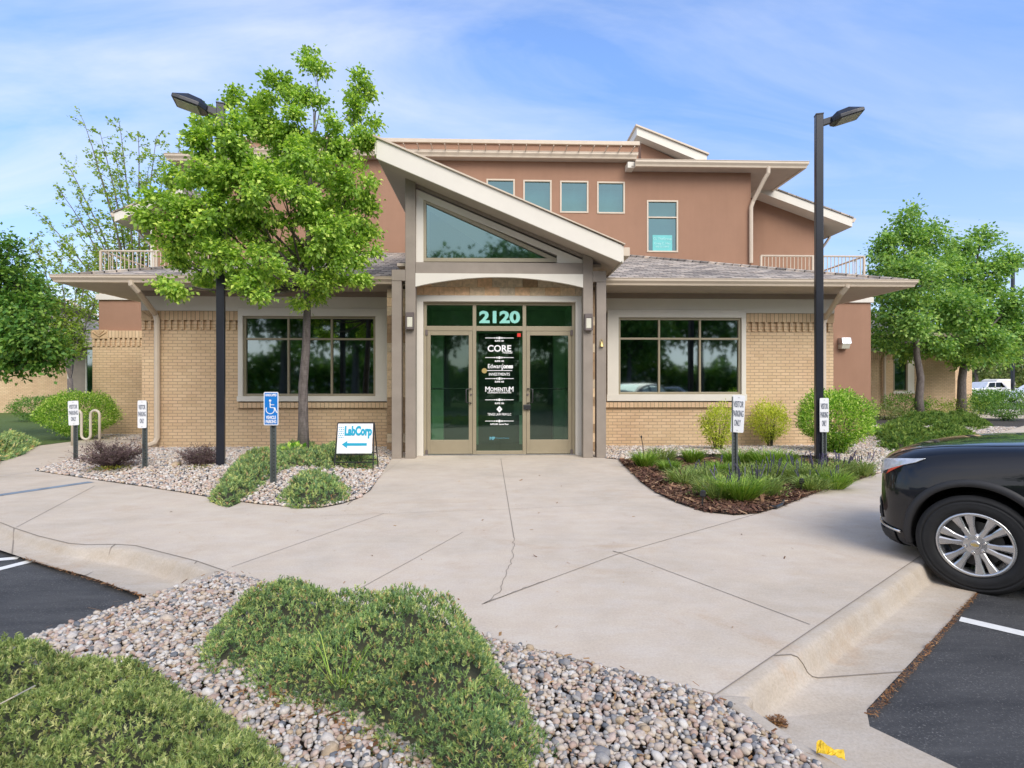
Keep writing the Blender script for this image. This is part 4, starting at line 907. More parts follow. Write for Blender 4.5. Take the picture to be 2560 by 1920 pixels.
# seed husks gathered along the right gutter lip
la, lb = Vector(gr(2170, 1790, -.128)), Vector(gr(2439, 1484, -.128)); dl = (lb-la).normalized(); nl = Vector((dl.y, -dl.x))
chips([tuple(la-nl*.012), tuple(lb-nl*.004), tuple(lb+nl*.022), tuple(la+nl*.03)], .009, .0055, 'seed_litter', 'litter', -.125, .012)
chips([gr(*p, -.125) for p in ((1915, 1795), (1950, 1790), (1972, 1815), (1960, 1825), (1930, 1812))], .007, .008, 'seed_litter', 'litter', -.122, .012)
la, lb = Vector(gr(60, 1395, -.1)), Vector(gr(362, 1491, -.1)); dl = (lb-la).normalized(); nl = Vector((dl.y, -dl.x))
chips([tuple(la-nl*.012), tuple(lb-nl*.012), tuple(lb+nl*.02), tuple(la+nl*.02)], .012, .006, 'seed_litter', 'litter', -.1, .01)

# ------------------------------------------------------------ vegetation
def fbm(P, s, seed=0): return np.array([noise.noise(Vector((x*s+seed, y*s+seed*1.7, seed))) for x, y in P[:, :2]])
def juniper(poly, Hh, sp, blade, m, name='spreading_juniper', label=None, group=None, z0=.0, edge=.35, lump=.5, per=11, base_r=None, cat='shrub', fr=.2, cell=None):
    """low evergreen: upright tufts of needles over a lumpy mound, on a mesh of dark twigs"""
    cen = np.mean(np.asarray(poly), 0); t = thing(name, label, cat, (float(cen[0]), float(cen[1]), z0), group=group)
    P = scatter(poly, sp, .6)
    ed = edge_dist(P, poly); n1_ = fbm(P, 2.6/Hh*.35, 3.1); n2_ = fbm(P, 7.5/Hh*.35, 8.2); n3_ = fbm(P, 20/Hh*.3, 1.2)
    hgt = Hh*smooth((ed+.02)/edge)**.75*(.72+lump*n1_+.3*lump*n2_); hgt = np.maximum(hgt, .02)
    if cell:
        Sd = scatter(poly, cell, .5); i_s = np.zeros(len(P), int); dm = np.full(len(P), 9.)
        for k0 in range(0, len(P), 2000):
            dd_ = np.linalg.norm(P[k0:k0+2000, None]-Sd[None], axis=2); i_s[k0:k0+2000] = dd_.argmin(1); dm[k0:k0+2000] = dd_.min(1)
        off2 = (P-Sd[i_s])/cell; rs_ = RNG.normal(0, .16, len(Sd))[i_s]; hgt = hgt+cell*(.55*(1-np.minimum(1, (dm/(cell*.62))**2))-.35+rs_)*np.minimum(1, ed/.1)
        hgt = np.maximum(.015, hgt)
    else: off2 = np.zeros_like(P)
    hole = (n3_ < -.36) & (RNG.random(len(P)) < .6); drop = np.where(n3_ < -.22, .35*Hh*np.minimum(1, (-.22-n3_)*4), 0); hgt = np.maximum(.02, hgt-drop)
    P, hgt, ed, n2_, off2 = P[~hole], hgt[~hole], ed[~hole], n2_[~hole], off2[~hole]; n = len(P)
    # outward lean near the edge
    q = np.asarray(poly); g1 = (edge_dist(P+[.03, 0], poly)-ed)/.03; g2 = (edge_dist(P+[0, .03], poly)-ed)/.03
    lean = np.clip(1-ed/edge, 0, 1)*.9
    Dn = np.stack([-g1*lean+1.3*off2[:, 0]+RNG.normal(0, .3, n), -g2*lean+1.3*off2[:, 1]+RNG.normal(0, .3, n), np.ones(n)], 1); Dn /= np.linalg.norm(Dn, axis=1, keepdims=True)
    u, w, zv = basis(Dn); C = np.concatenate([P, (hgt+z0+RNG.normal(0, .012, n))[:, None]], 1)
    a = RNG.uniform(0, 2*PI, (n, per)); el = RNG.uniform(.0, 1.4, (n, per)); r_ = np.sin(el)
    d = (u[:, None]*(np.cos(a)*r_)[..., None]+w[:, None]*(np.sin(a)*r_)[..., None]+zv[:, None]*np.cos(el)[..., None])
    B = C[:, None]+d*(.15*blade)+zv[:, None]*RNG.uniform(-1.0, .6, (n, per, 1))*blade
    # all needles of one tuft share a tone: join them through one mesh island
    D3 = d.reshape(-1, 3); B3 = B.reshape(-1, 3); L_ = (blade*RNG.uniform(.6, 1.2, len(D3)))[:, None]
    side = np.cross(D3, RNG.normal(size=D3.shape)); side /= np.linalg.norm(side, axis=1, keepdims=True); wd = L_*fr
    i0 = np.repeat(np.arange(n), per)
    Vn = np.stack([B3-side*wd, B3+D3*L_, B3+side*wd], 1)            # (n*per,3,3)
    V = np.concatenate([C-zv*blade*.8, Vn.reshape(-1, 3)]); k = n+np.arange(n*per)*3
    Fc = np.concatenate([np.stack([k, k+1, k+2], 1), np.stack([i0, k, k+2], 1)])
    addo('foliage', mesh_np('foliage', V, Fc), m, t)
    # twig body underneath
    Q = scatter(poly, max(sp*2.2, .05), .2); e2 = edge_dist(Q, poly); h2 = np.maximum(.0, Hh*smooth(e2/edge)**.75*(.72+lump*fbm(Q, 2.6/Hh*.35, 3.1))*.72-.02)
    from mathutils.geometry import delaunay_2d_cdt
    r_ = delaunay_2d_cdt([Vector(p) for p in Q], [], [], 0, 1e-6)
    vs = [(p.x, p.y, float(z0+h2[oi[0]] if oi else z0)) for p, oi in zip(r_[0], r_[3])]
    me = bpy.data.meshes.new('twigs'); fs = [f for f in r_[2] if max((Vector(vs[f[i]][:2])-Vector(vs[f[(i+1) % 3]][:2])).length for i in range(3)) < max(sp*2.2, .05)*3]
    me.from_pydata(vs, [], fs); me.update(); addo('twigs', me, 'twig', t)
    return t
juniper(JUN_L, .30, .0115, .0125, 'juniper_light', label='large olive green spreading juniper in the bottom left corner', group='spreading junipers in the front stone bed', edge=.3, cell=.05, per=12, fr=.17)
juniper(JUN_C, .33, .0115, .0125, 'juniper', label='large spreading juniper centred at the bottom of the stone bed, deep green', group='spreading junipers in the front stone bed', edge=.32, cell=.05, per=12, fr=.17)
def pol(pts, z=.1): return [gr(*p, z) for p in pts]
juniper(pol(((520, 1235), (545, 1195), (590, 1150), (680, 1128), (790, 1120), (850, 1135), (840, 1175), (750, 1172), (700, 1188), (640, 1220), (570, 1250))), .34, .03, .03, 'juniper', label='long juniper mound between the lamp post and the front tree', group='junipers in the left stone bed', per=8, cell=.09, edge=.3, lump=.35)
juniper(pol(((690, 1235), (712, 1212), (765, 1196), (830, 1196), (878, 1208), (870, 1235), (800, 1250), (730, 1252))), .31, .03, .03, 'juniper', label='rounded juniper mound in front of the tree near the pavement', group='junipers in the left stone bed', per=8, cell=.09, edge=.3, lump=.35)
juniper(pol(((770, 1160), (790, 1128), (850, 1112), (930, 1118), (948, 1148), (930, 1163), (860, 1166), (800, 1160))), .32, .03, .03, 'juniper', label='juniper mound behind the teal arrow sandwich board', group='junipers in the left stone bed', per=8, cell=.09, edge=.3, lump=.35)
for i, (pts, lb, mt, Hh) in enumerate(((((2160, 1090), (2200, 1062), (2260, 1058), (2330, 1072), (2350, 1105), (2300, 1125), (2200, 1120)), 'low green juniper nearest the round shrub by the stucco wall', 'juniper_green', .4),
        (((2290, 1085), (2330, 1062), (2400, 1062), (2440, 1082), (2430, 1108), (2340, 1112)), 'low green juniper behind the black car bonnet', 'juniper_green', .38),
        (((2220, 1055), (2260, 1040), (2330, 1044), (2400, 1048), (2440, 1062), (2370, 1070), (2280, 1068)), 'low green juniper around the trunk of the nearer side tree', 'juniper_green', .4),
        (((2330, 1044), (2400, 1036), (2460, 1046), (2482, 1062), (2440, 1072), (2380, 1060)), 'low green juniper beneath the farther side tree', 'juniper_green', .42))):
    juniper(pol(pts), Hh, .06, .07, mt, label=lb, group='junipers along the side wall', per=7, edge=.8, lump=.35, cell=.22)
juniper(pol(((-200, 1180), (-100, 1120), (0, 1090), (60, 1085), (100, 1100), (60, 1125), (0, 1142), (-60, 1190))), .35, .06, .07, 'juniper', label='flat spreading juniper at the left edge beside the side path', per=7, edge=.6)

def tuftball(cx_, cy_, z0, rx, ry, rz, n, size, seed=0, top=1.0, shell=.35, zmin=-1., lump=.25, cl=.12):
    """points and outward directions through a lumpy crown"""
    rg = np.random.default_rng(seed); v = rg.normal(size=(n, 3)); v /= np.linalg.norm(v, axis=1, keepdims=True)
    v = v[v[:, 2] > zmin]; r = rg.uniform(shell, 1, len(v))**.6
    lm = np.array([noise.noise(Vector(p)*1.9+Vector((seed, 0, 0))) for p in v]); r = r*(1+lump*lm)
    C = v*r[:, None]*[rx, ry, rz]+[cx_, cy_, z0]; return C, v
def shrub(label, cat, base, spread, m, n=5000, size=.035, seed=1, stems=9, group=None, name='shrub', shell=.5, lump=.3, zlow=.12, wid=.5, smat='twig', droop=0.):
    x, y, z = base; rx, ry, hh = spread; t = thing(name, label, cat, (x, y, z), group=group)
    C, v = tuftball(x, y, z+hh*.56, rx, ry, hh*.5, n, size, seed, shell=shell, lump=lump)
    k = C[:, 2] > z+.02; C, v = C[k], v[k]
    # taper towards the foot
    f = np.clip((C[:, 2]-z)/(hh*.45), zlow, 1)**.6; C[:, 0] = x+(C[:, 0]-x)*f; C[:, 1] = y+(C[:, 1]-y)*f
    C += RNG.normal(0, size*.8, C.shape); D = v+RNG.normal(0, .6, C.shape)+[0, 0, .35]
    addo('foliage', leaves_mesh('foliage', C, D, size, wid, droop=droop), m, t)
    b = MB(); rg = random.Random(seed)
    for i in range(stems):
        a = rg.uniform(0, 2*PI); q = rg.uniform(.3, .8); e = Vector((x+math.cos(a)*rx*q, y+math.sin(a)*ry*q, z+hh*rg.uniform(.6, .9))); s_ = Vector((x+math.cos(a)*.05, y+math.sin(a)*.05, z-.02)); mid = s_.lerp(e, .5)+Vector((0, 0, hh*.08))
        b.tube([s_, mid, e], [.009, .006, .003], 4)
    b.build('stems', smat, t); return t
def spot(px, py, z=0.): x, y = gr(px, py, z); return (x, y, z)
def span(px0, px1, Y): return abs(X(px1, Y)-X(px0, Y))/2
# golden shrubs, round euonymus and others against the right wall
bx = spot(1795, 1128, .08); shrub('vase shaped golden green shrub nearer the entrance, behind the tilted parking sign', 'shrub', bx, (.42, .36, .92), 'yellow_leaf', 4200, .045, 3, 16, lump=.5, shell=.3, group='golden shrubs under the right window', name='golden_shrub')
bx = spot(1925, 1112, .08); shrub('golden shrub with feathery top midway along the right brick wall', 'shrub', bx, (.47, .4, .95), 'yellow_leaf', 5200, .045, 9, 14, lump=.5, shell=.3, group='golden shrubs under the right window', name='golden_shrub')
bx = spot(2088, 1136, .05); shrub('big round bright green shrub behind the right lamp post', 'shrub', bx, (.70, .6, 1.22), 'box_leaf', 15000, .052, 5, 14, shell=.66, lump=.3, zlow=.45, name='round_shrub')
for px, py, w_, h_, mt, n_, lb in ((2262, 1047, 1.0, 1.05, 'dark_leaf', 2500, 'upright dark green bush under the side window'), (2338, 1047, .8, .75, 'sparse_leaf', 1000, 'thin twiggy bush between the two side trees'), (2215, 1050, .8, .55, 'pale_leaf', 1100, 'small pale bush at the foot of the side downspout'),
        (2420, 1043, .9, .85, 'sparse_leaf', 1000, 'thin twiggy bush behind the farther side tree'), (2456, 1036, 1.1, .7, 'dark_leaf', 1800, 'low dark bush right of the side building corner'), (2515, 1052, 1.25, 1.2, 'dark_leaf', 4200, 'dense dark round bush near the right picture edge')):
    bx = spot(px, py, 0); shrub(lb, 'bush', bx, (w_, w_*.8, h_), mt, n_, .085, int(px), 10, shell=.45, group='bushes along the side building')
bx = spot(140, 1108, 0); shrub('large rounded green bush behind the bike rack', 'bush', (bx[0]-.15, bx[1]+1.0, 0), (.92, .9, 1.2), 'box_leaf', 16000, .05, 12, 12, shell=.7, lump=.2, zlow=.6)
bx = spot(222, 1092, 0); shrub('dark green bush against the brick wing', 'bush', (bx[0], bx[1]+1.5, 0), (.9, .8, 1.25), 'dark_leaf', 6500, .055, 14, 12, shell=.7, zlow=.6)
bx = spot(15, 1062, 0); shrub('dark bush at the left edge before the neighbouring brick house', 'bush', (bx[0]-.3, bx[1]+2, 0), (1.2, 1, .95), 'dark_leaf', 5000, .07, 15, 12, shell=.6, zlow=.6)
# bare purplish barberries
for px, py, w_, h_, n_, sd_, lb in ((277, 1180, .62, .52, 900, 21, 'purple brown barberry between the two left parking signs'), (503, 1178, .42, .42, 420, 22, 'half bare barberry just left of the left lamp post')):
    x, y = gr(px, py); t = thing('barberry', lb, 'shrub', (x, y, .05), group='barberries in the left bed'); b = MB(); rg = random.Random(sd_); C = []; D = []
    for i in range(150):
        a = rg.uniform(0, 2*PI); r_ = rg.uniform(.2, 1)*w_; e = Vector((x+math.cos(a)*r_, y+math.sin(a)*r_*.8, .06+h_*rg.uniform(.35, 1)*(1-.35*(r_/w_)**2))); m_ = Vector((x, y, .05)).lerp(e, .55)+Vector((rg.gauss(0, .03), rg.gauss(0, .03), .06)); b.tube([(x+math.cos(a)*.04, y+math.sin(a)*.04, .03), m_, e], [.005, .004, .002], 3, False)
        for k in range(int(n_/60)):
            q = Vector((x, y, .05)).lerp(e, rg.uniform(.45, 1)); e2 = q+Vector((rg.gauss(0, .05), rg.gauss(0, .05), rg.uniform(0, .09))); b.tube([q, e2], [.002, .001], 3, False)
            for j in range(3): C.append(q.lerp(e2, rg.random())); D.append((rg.gauss(0, 1), rg.gauss(0, 1), rg.gauss(.5, 1)))
    b.build('stems', 'dry_twig', t); addo('foliage', leaves_mesh('foliage', np.array(C), np.array(D), .022, .6), 'purple_leaf', t)
    C2 = np.array([(x+rg.gauss(.15, .14), y-.25+rg.gauss(0, .12), .07+rg.random()*.06) for _ in range(260)]); addo('foliage', leaves_mesh('foliage', C2, RNG.normal(0, 1, C2.shape)+[0, 0, .6], .03, .6), 'moss', t)
# blades
def blades(x, y, z, n, rad, hh, w, m, name, lean=.6, seed=0, parent=None):
    rg = np.random.default_rng(seed); a = rg.uniform(0, 2*PI, n); r0 = rg.uniform(0, 1, n)**.5*rad; bx = x+np.cos(a)*r0*.45; by = y+np.sin(a)*r0*.45
    a2 = a+rg.normal(0, .5, n); ln = lean*rg.uniform(.1, 1, n)*hh; h_ = hh*rg.uniform(.55, 1.05, n)
    P0 = np.stack([bx, by, np.full(n, z)], 1); P1 = P0+np.stack([np.cos(a2)*ln*.35+np.cos(a)*rad*.3, np.sin(a2)*ln*.35+np.sin(a)*rad*.3, h_*.62], 1); P2 = P0+np.stack([np.cos(a2)*ln+np.cos(a)*rad*.45, np.sin(a2)*ln+np.sin(a)*rad*.45, h_*.95*(1-.25*ln/hh)], 1)
    s = np.stack([-np.sin(a2+rg.normal(0, .8, n)), np.cos(a2), np.zeros(n)], 1)*w/2
    V = np.stack([P0-s, P0+s, P1+s*.8, P1-s*.8, P2], 1).reshape(-1, 3); i = np.arange(n)*5
    Fc = np.concatenate([np.stack([i, i+1, i+2], 1), np.stack([i, i+2, i+3], 1), np.stack([i+3, i+2, i+4], 1)])
    return addo(name, mesh_np(name, V, Fc), m, parent), P2
def clump(px, py, r_, hh, n, m, label, group, sd_, name='grass_clump', w=.012, flowers=0, lean=.6):
    x, y = gr(px, py); t = thing(name, label, 'plant', (x, y, .01), group=group); _, tips = blades(x, y, .01, n, r_, hh, w, m, 'blades', lean, sd_, t)
    if m == 'sage_blade':      # leafy mound below the wands
        C, v = tuftball(x, y, .02, r_*.95, r_*.95, hh*.8, 620, .03, sd_, shell=.55, lump=.3); k = C[:, 2] > .02; addo('foliage', leaves_mesh('foliage', C[k], v[k]+RNG.normal(0, .5, (k.sum(), 3))+[0, 0, .6], .042, .42), 'sage_blade', t)
    if flowers:
        rg = random.Random(sd_); b = MB()
        for i in range(int(flowers*.55)):
            a = rg.uniform(0, 2*PI); q = rg.uniform(0, 1)*r_*1.15; p0 = Vector((x+math.cos(a)*q*.5, y+math.sin(a)*q*.5, .05)); p1 = Vector((x+math.cos(a)*q+rg.gauss(0, .03), y+math.sin(a)*q+rg.gauss(0, .03), hh*rg.uniform(.95, 1.35))); m1 = p0.lerp(p1, .6)
            b.tube([m1, p1.lerp(m1, .05), p1], [.005, .007, .002], 5)
        b.build('flower_spikes', 'lavender', t)
    return t
G1 = 'green daylily clumps in the mulch bed'; G2 = 'lavender and catmint clumps in the mulch bed'
for i, (px, py, r_, h_, lb) in enumerate(((1612, 1170, .24, .34, 'bright green grassy clump at the tip of the mulch bed by the entrance'), (1733, 1160, .22, .32, 'small bright grassy clump in front of the stone strip'), (1843, 1172, .30, .42, 'grassy clump directly behind the tilted sign post'), (1915, 1180, .30, .45, 'tall grassy clump left of the golden shrub foot'), (1955, 1178, .28, .42, 'tall grassy clump below the feathery golden shrub'), (1990, 1190, .22, .30, 'low grassy clump next to the right lamp post'))):
    clump(px, py, r_, h_, 480, 'grass_blade', lb, G1, 40+i)
for i, (px, py, r_, h_, fl, lb) in enumerate(((1655, 1158, .34, .34, 0, 'grey green clump behind the first bright grass clump'), (1672, 1182, .22, .22, 0, 'small grey green clump in the bare left part of the mulch'), (1712, 1212, .34, .27, 4, 'dark green clump left of the tilted sign post'), (1765, 1205, .3, .26, 6, 'feathery clump between the left clump and the sign'), (1790, 1248, .36, .32, 8, 'front clump nearest the black path light'),
        (1850, 1252, .38, .36, 16, 'front lavender clump directly before the tilted sign post'), (1905, 1240, .36, .34, 20, 'front lavender clump right of the tilted sign'), (1880, 1205, .34, .32, 8, 'middle clump right behind the sign post'), (1935, 1205, .34, .32, 14, 'middle lavender clump left of the black stake'), (1800, 1190, .3, .26, 5, 'low clump behind the sign left side'), (2000, 1212, .34, .34, 22, 'lavender clump in front of the right lamp post'), (2050, 1212, .34, .34, 24, 'lavender clump at the foot of the right lamp post'),
        (2095, 1195, .32, .32, 22, 'lavender clump right of the lamp post'), (2085, 1222, .3, .26, 8, 'low green clump at the right pavement edge'), (2150, 1192, .26, .3, 16, 'last lavender clump at the right tip of the bed'), (2028, 1228, .28, .24, 6, 'low clump near the second black path light'), (1745, 1192, .22, .2, 3, 'tiny tuft beside the mulch centre'))):
    clump(px, py, r_*.92, h_*1.05, 300 if i % 4 != 1 else 560, 'grass_blade' if i % 4 == 1 else 'sage_blade', lb, G2, 70+i, 'lavender_clump', .010, fl, .8)
x, y = gr(737, 1160); t = thing('sucker_sprout', 'fresh bright green leafy sprout at the tree foot', 'plant', (x, y, .05)); C, v = tuftball(x, y, .2, .22, .18, .17, 260, .06, 4, shell=.1); addo('foliage', leaves_mesh('foliage', C, v+[0, 0, .5], .08, .8), 'box_leaf', t); b = MB()
for i in range(7): a = i*.9; b.tube([(x, y, .02), (x+math.cos(a)*.12, y+math.sin(a)*.1, .24)], [.005, .002], 4)
b.build('stems', 'twig', t)

# ------------------------------------------------------------ trees
def tree(label, base, trunk_r, lobes, m, nleaf, size, seed=1, group=None, name='tree', clumps=16, sig=.55, limb_from=(.35, .9), trunk_top=None, leafper=None, droop=.25, wid=.75, bend=.04, shrink=.9, twigs=True, leanx=0., cat='tree', root=None):
    """tapered trunk, a limb to every lobe of the crown, twigs to clumps of leaves inside the lobe"""
    rg = np.random.default_rng(seed); rn = random.Random(seed); bx, by, bz = base; t = thing(name, label, cat, base, group=group)
    lob = np.array(lobes, float); top = lob[np.argmax(lob[:, 2]+lob[:, 5]*.4)]; th = trunk_top or (top[2]-bz)
    tp = []; K = 9
    for i in range(K+1):
        s = i/K; tp.append(Vector((bx+(top[0]-bx)*s**1.8+rn.gauss(0, bend)*(0 < i < K), by+(top[1]-by)*s**1.8+rn.gauss(0, bend)*(0 < i < K), bz-.05+th*s)))
    tb = MB(); tr = [trunk_r*(1.28 if i == 0 else 1.0)*(1-.93*(i/K)**1.1)+.008 for i in range(K+1)]; tb.tube(tp, tr, 12)
    lb = MB(); C = []; Cd = []; zlo = min(l[2]-l[5] for l in lobes)
    def on_trunk(z):
        s = min(max((z-bz)/th, 0), .999)*K; i = int(s); return tp[i].lerp(tp[i+1], s-i), tr[i]+(tr[i+1]-tr[i])*(s-i)
    for (lx, ly, lz, rx, ry, rz) in lobes:
        dh_ = math.hypot(lx-bx, ly-by); za = max(zlo+.1*th if zlo > bz+.6 else bz+th*.2, lz-dh_*rn.uniform(.55, 1.0)-rz*.3); st, r0 = on_trunk(min(za, bz+th*.93))
        e = Vector((lx, ly, lz)); md = st.lerp(e, .5)+Vector((rn.gauss(0, .08), rn.gauss(0, .08), -.06*dh_)); rr0 = min(r0*.6, .022+.02*dh_); lb.tube([st, st.lerp(md, .5)+Vector((0, 0, -.02)), md, e], [rr0, rr0*.8, rr0*.6, rr0*.35], 6, False)
        nc = max(3, int(clumps*(rx*ry*rz)**.5/.35)); pv = rg.normal(size=(nc, 3)); pv /= np.linalg.norm(pv, axis=1, keepdims=True); pr = rg.uniform(.25, 1, nc)**.5
        for v, r_ in zip(pv, pr):
            c = np.array([lx, ly, lz])+v*r_*[rx, ry, rz]*shrink; C.append(c); Cd.append(v)
            if twigs:
                s_ = md.lerp(e, rn.uniform(.3, 1)); c_ = Vector(c); lb.tube([s_, s_.lerp(c_, .5)+Vector((0, 0, .05)), c_], [rr0*.3, rr0*.2, .004], 4, False)
    C = np.array(C); Cd = np.array(Cd); per = max(4, int(nleaf/len(C))); n = len(C)*per
    vol = sig*np.mean([l[3] for l in lobes]); off = rg.normal(0, 1, (n, 3))*[vol, vol, vol*.75]; Cc = np.repeat(C, per, 0)+off
    D = np.repeat(Cd, per, 0)*.5+rg.normal(0, .6, (n, 3))+off/vol*.35+[0, 0, -droop]
    N = np.repeat(Cd, per, 0)*.6+rg.normal(0, .55, (n, 3))+[0, 0, .75]
    tb.build('trunk', 'bark', t, smooth=True); lb.build('limbs', 'bark', t, smooth=True)
    addo('crown', leaves_mesh('crown', Cc, D, size, wid, .25, droop*.3, N), m, t); return t
def lobe(px, py, r_, Y, dy=0, ry=None, rpx=None):      # lobe seen at a photograph position with a radius in photograph pixels, at distance Y
    x, z = at(px, py, Y+dy); k = (Y+dy)/F; return (x, Y+dy, z, r_*k, (ry or r_)*k*.9, (rpx or r_)*k)
YT_ = 10.55
L1 = [(788, 165, 30, 0, 45), (775, 225, 38, 0, 42), (745, 300, 55, 0, 55), (690, 235, 42, -0.2, 50), (680, 310, 65, 0.3, 65), (615, 275, 48, 0.2, 62), (600, 360, 70, -1.35, 70), (905, 240, 30, 0.3, 55), (905, 310, 42, 0.2, 62), (872, 380, 62, 0.3, 60), (820, 345, 50, -0.2, 60), (525, 300, 30, 0, 45), (515, 370, 45, -1.35, 55), (760, 400, 75, -0.7, 62), (690, 400, 75, 0.6, 70), (560, 430, 70, -1.35, 62), (490, 440, 55, -1.35, 48), (425, 450, 34, 0, 32), (620, 470, 80, -1.35, 62), (800, 480, 80, 0.6, 70), (890, 460, 60, -0.2, 68), (715, 500, 85, -1.0, 60), (430, 520, 62, -1.35, 45), (365, 548, 28, -1.35, 24), (510, 530, 70, -1.35, 55), (590, 560, 75, 0.6, 60), (660, 590, 75, -0.7, 55), (780, 580, 80, -0.8, 60), (870, 560, 70, 0.1, 62), (915, 540, 34, 0.1, 55), (480, 600, 62, -1.35, 42), (430, 595, 42, -1.35, 40), (540, 640, 58, -1.35, 42), (470, 670, 50, -0.2, 42), (435, 715, 40, -1.35, 30), (640, 660, 55, -1.35, 42), (740, 650, 65, 0.3, 45), (840, 640, 65, -0.4, 45), (905, 630, 46, 0, 42), (880, 690, 34, -0.1, 28), (790, 700, 42, -0.5, 32), (560, 705, 42, -0.2, 28), (620, 735, 42, -1.35, 30), (680, 700, 36, -0.5, 30), (770, 742, 30, -0.1, 26)]
x, y = gr(758, 1155)
tree('leafy green street tree with slender scarred trunk in front of the left window', (x, y, .03), .092, [lobe(a, c, r_, YT_, dy, None, rz) for a, c, r_, dy, rz in L1], 'maple_leaf', 66000, .072, 5, clumps=11, sig=.22, bend=.02, trunk_top=6.6, shrink=.92)
L2 = [(2275, 560, 40, 0, 55), (2260, 620, 60, 0, 60), (2210, 640, 40, 0, 60), (2330, 600, 48, 0, 55), (2225, 710, 55, .4, 60), (2290, 700, 75, -.6, 70), (2220, 780, 48, 0, 60), (2280, 800, 75, -.5, 65), (2210, 850, 30, 0, 35), (2270, 860, 55, .5, 45), (2340, 680, 60, .5, 60), (2340, 780, 60, .2, 60), (2330, 860, 50, 0, 40)]
x, y = gr(2300, 1049)
tree('nearer of the two round leafy trees beside the right wing', (x, y, 0), .16, [lobe(a, c, r_*.95, y, dy*2, None, rz*.95) for a, c, r_, dy, rz in L2], 'linden_leaf', 22000, .14, 6, clumps=8, sig=.24, group='round trees by the side building')
L2 += [(2275, 528, 14, 0, 26), (2238, 590, 18, 0, 22), (2190, 690, 18, 0, 22), (2345, 560, 16, 0, 22), (2310, 560, 16, 0, 24)]
L3 = [(2400, 620, 34, 0, 45), (2450, 610, 30, 0, 40), (2395, 700, 60, 0, 60), (2455, 690, 55, 0, 60), (2500, 660, 42, .0, 40), (2410, 780, 70, -1, 65), (2480, 770, 60, .5, 60), (2530, 760, 42, 0, 50), (2530, 840, 48, 0, 55), (2450, 850, 70, -1, 55), (2390, 860, 55, .3, 45), (2360, 800, 50, .5, 60), (2500, 890, 40, 0, 35), (2575, 820, 45, 0, 55), (2420, 900, 40, 0, 25)]
x, y = gr(2403, 1043)
tree('farther round leafy tree beside the right wing, reaching the picture edge', (x, y, 0), .19, [lobe(a, c, r_*.95, y, dy*2, None, rz*.95) for a, c, r_, dy, rz in L3], 'linden_leaf', 24000, .15, 7, clumps=8, sig=.24, group='round trees by the side building')
L4 = [(10, 640, 50, 0, 50), (40, 710, 55, 0, 50), (-40, 680, 80, 0, 60), (30, 780, 60, -.3, 55), (100, 770, 45, 0, 35), (135, 868, 38, 0, 28), (90, 850, 60, -.4, 45), (20, 860, 70, .3, 55), (20, 910, 48, 0, 35), (-60, 800, 90, 0, 90), (60, 810, 50, -.6, 50), (110, 900, 40, 0, 24), (-80, 900, 60, 0, 40)]
tree('dark green leafy tree hanging in at the left edge of the picture', (X(-70, 16), 16, 0), .16, [lobe(a, c, r_, 15.5, dy, None, rz) for a, c, r_, dy, rz in L4], 'dark_leaf', 17000, .115, 8, clumps=11, sig=.26)
# sparse young-leaved tree behind the left wing: spreading wands with scattered leaves
def sparse_tree(label, base, tips, m, seed, size=.13, name='tree', fork=1.2, r0=.13, nl=26, group=None, spreadn=4):
    rn = random.Random(seed); t = thing(name, label, 'tree', base, group=group); bx, by, bz = base; tb = MB(); lb = MB(); C = []; D = []
    tb.tube([(bx, by, -.05), (bx+.03, by, fork*.5), (bx, by, fork)], [r0*1.2, r0, r0*.9], 10); B0 = Vector((bx, by, fork))
    for (px, py, dy) in tips:
        x_, z_ = at(px, py, by+dy); e = Vector((x_, by+dy, z_)); h_ = e-B0; c1 = B0+Vector((h_.x*.18, h_.y*.18, h_.z*.38)); c2 = B0+Vector((h_.x*.55, h_.y*.55, h_.z*.72))
        pts = [B0.lerp(c1, .5)]; K = 10; pts = [B0]+[((1-s)**2)*B0+2*s*(1-s)*(c1+Vector((0, 0, h_.z*.12)))+s*s*e+Vector((rn.gauss(0, .03), rn.gauss(0, .03), 0)) for s in [i/K for i in range(1, K+1)]]
        lb.tube(pts, [r0*.42*(1-i/(K+.6))+.006 for i in range(len(pts))], 5, False)
        for i in range(3, len(pts)):
            for q in range(spreadn):
                p = pts[i-1].lerp(pts[i], rn.random()); d = Vector((rn.gauss(0, 1)+h_.x*.12, rn.gauss(0, 1), rn.uniform(.3, 1.5))).normalized()*rn.uniform(.35, 1.05)*(.5+.05*(K-i)+.3); p2 = p+d
                lb.tube([p, p.lerp(p2, .5)+Vector((0, 0, .04)), p2], [.012, .008, .003], 3, False)
                for j in range(nl//4):
                    u_ = rn.uniform(.25, 1.02); cc = p.lerp(p2, u_); 
                    for w_ in range(2): C.append(cc+Vector((rn.gauss(0, .06), rn.gauss(0, .06), rn.gauss(0, .06)))); D.append((d.x+rn.gauss(0, .8), d.y+rn.gauss(0, .8), d.z*.3+rn.gauss(-.2, .6)))
    tb.build('trunk', 'bark', t, smooth=True); lb.build('limbs', 'bark', t); addo('crown', leaves_mesh('crown', np.array([tuple(c) for c in C]), np.array(D), size, .7), m, t); return t
sparse_tree('thin sparse young leaved tree rising behind the left roof', (X(345, 30), 30, 0), [(208, 303, 0), (300, 305, 1), (350, 330, -1), (390, 340, .5), (165, 405, .5), (145, 470, -.5), (100, 540, 0), (240, 400, -1.5), (290, 390, 1.5), (420, 390, 0), (75, 620, .5), (200, 500, -1), (370, 420, 1), (450, 370, -.5), (130, 600, -1.5), (320, 480, -1), (250, 330, .5), (180, 560, 1)], 'sparse_leaf', 31, .15, fork=2.4, r0=.2, nl=36, spreadn=5)
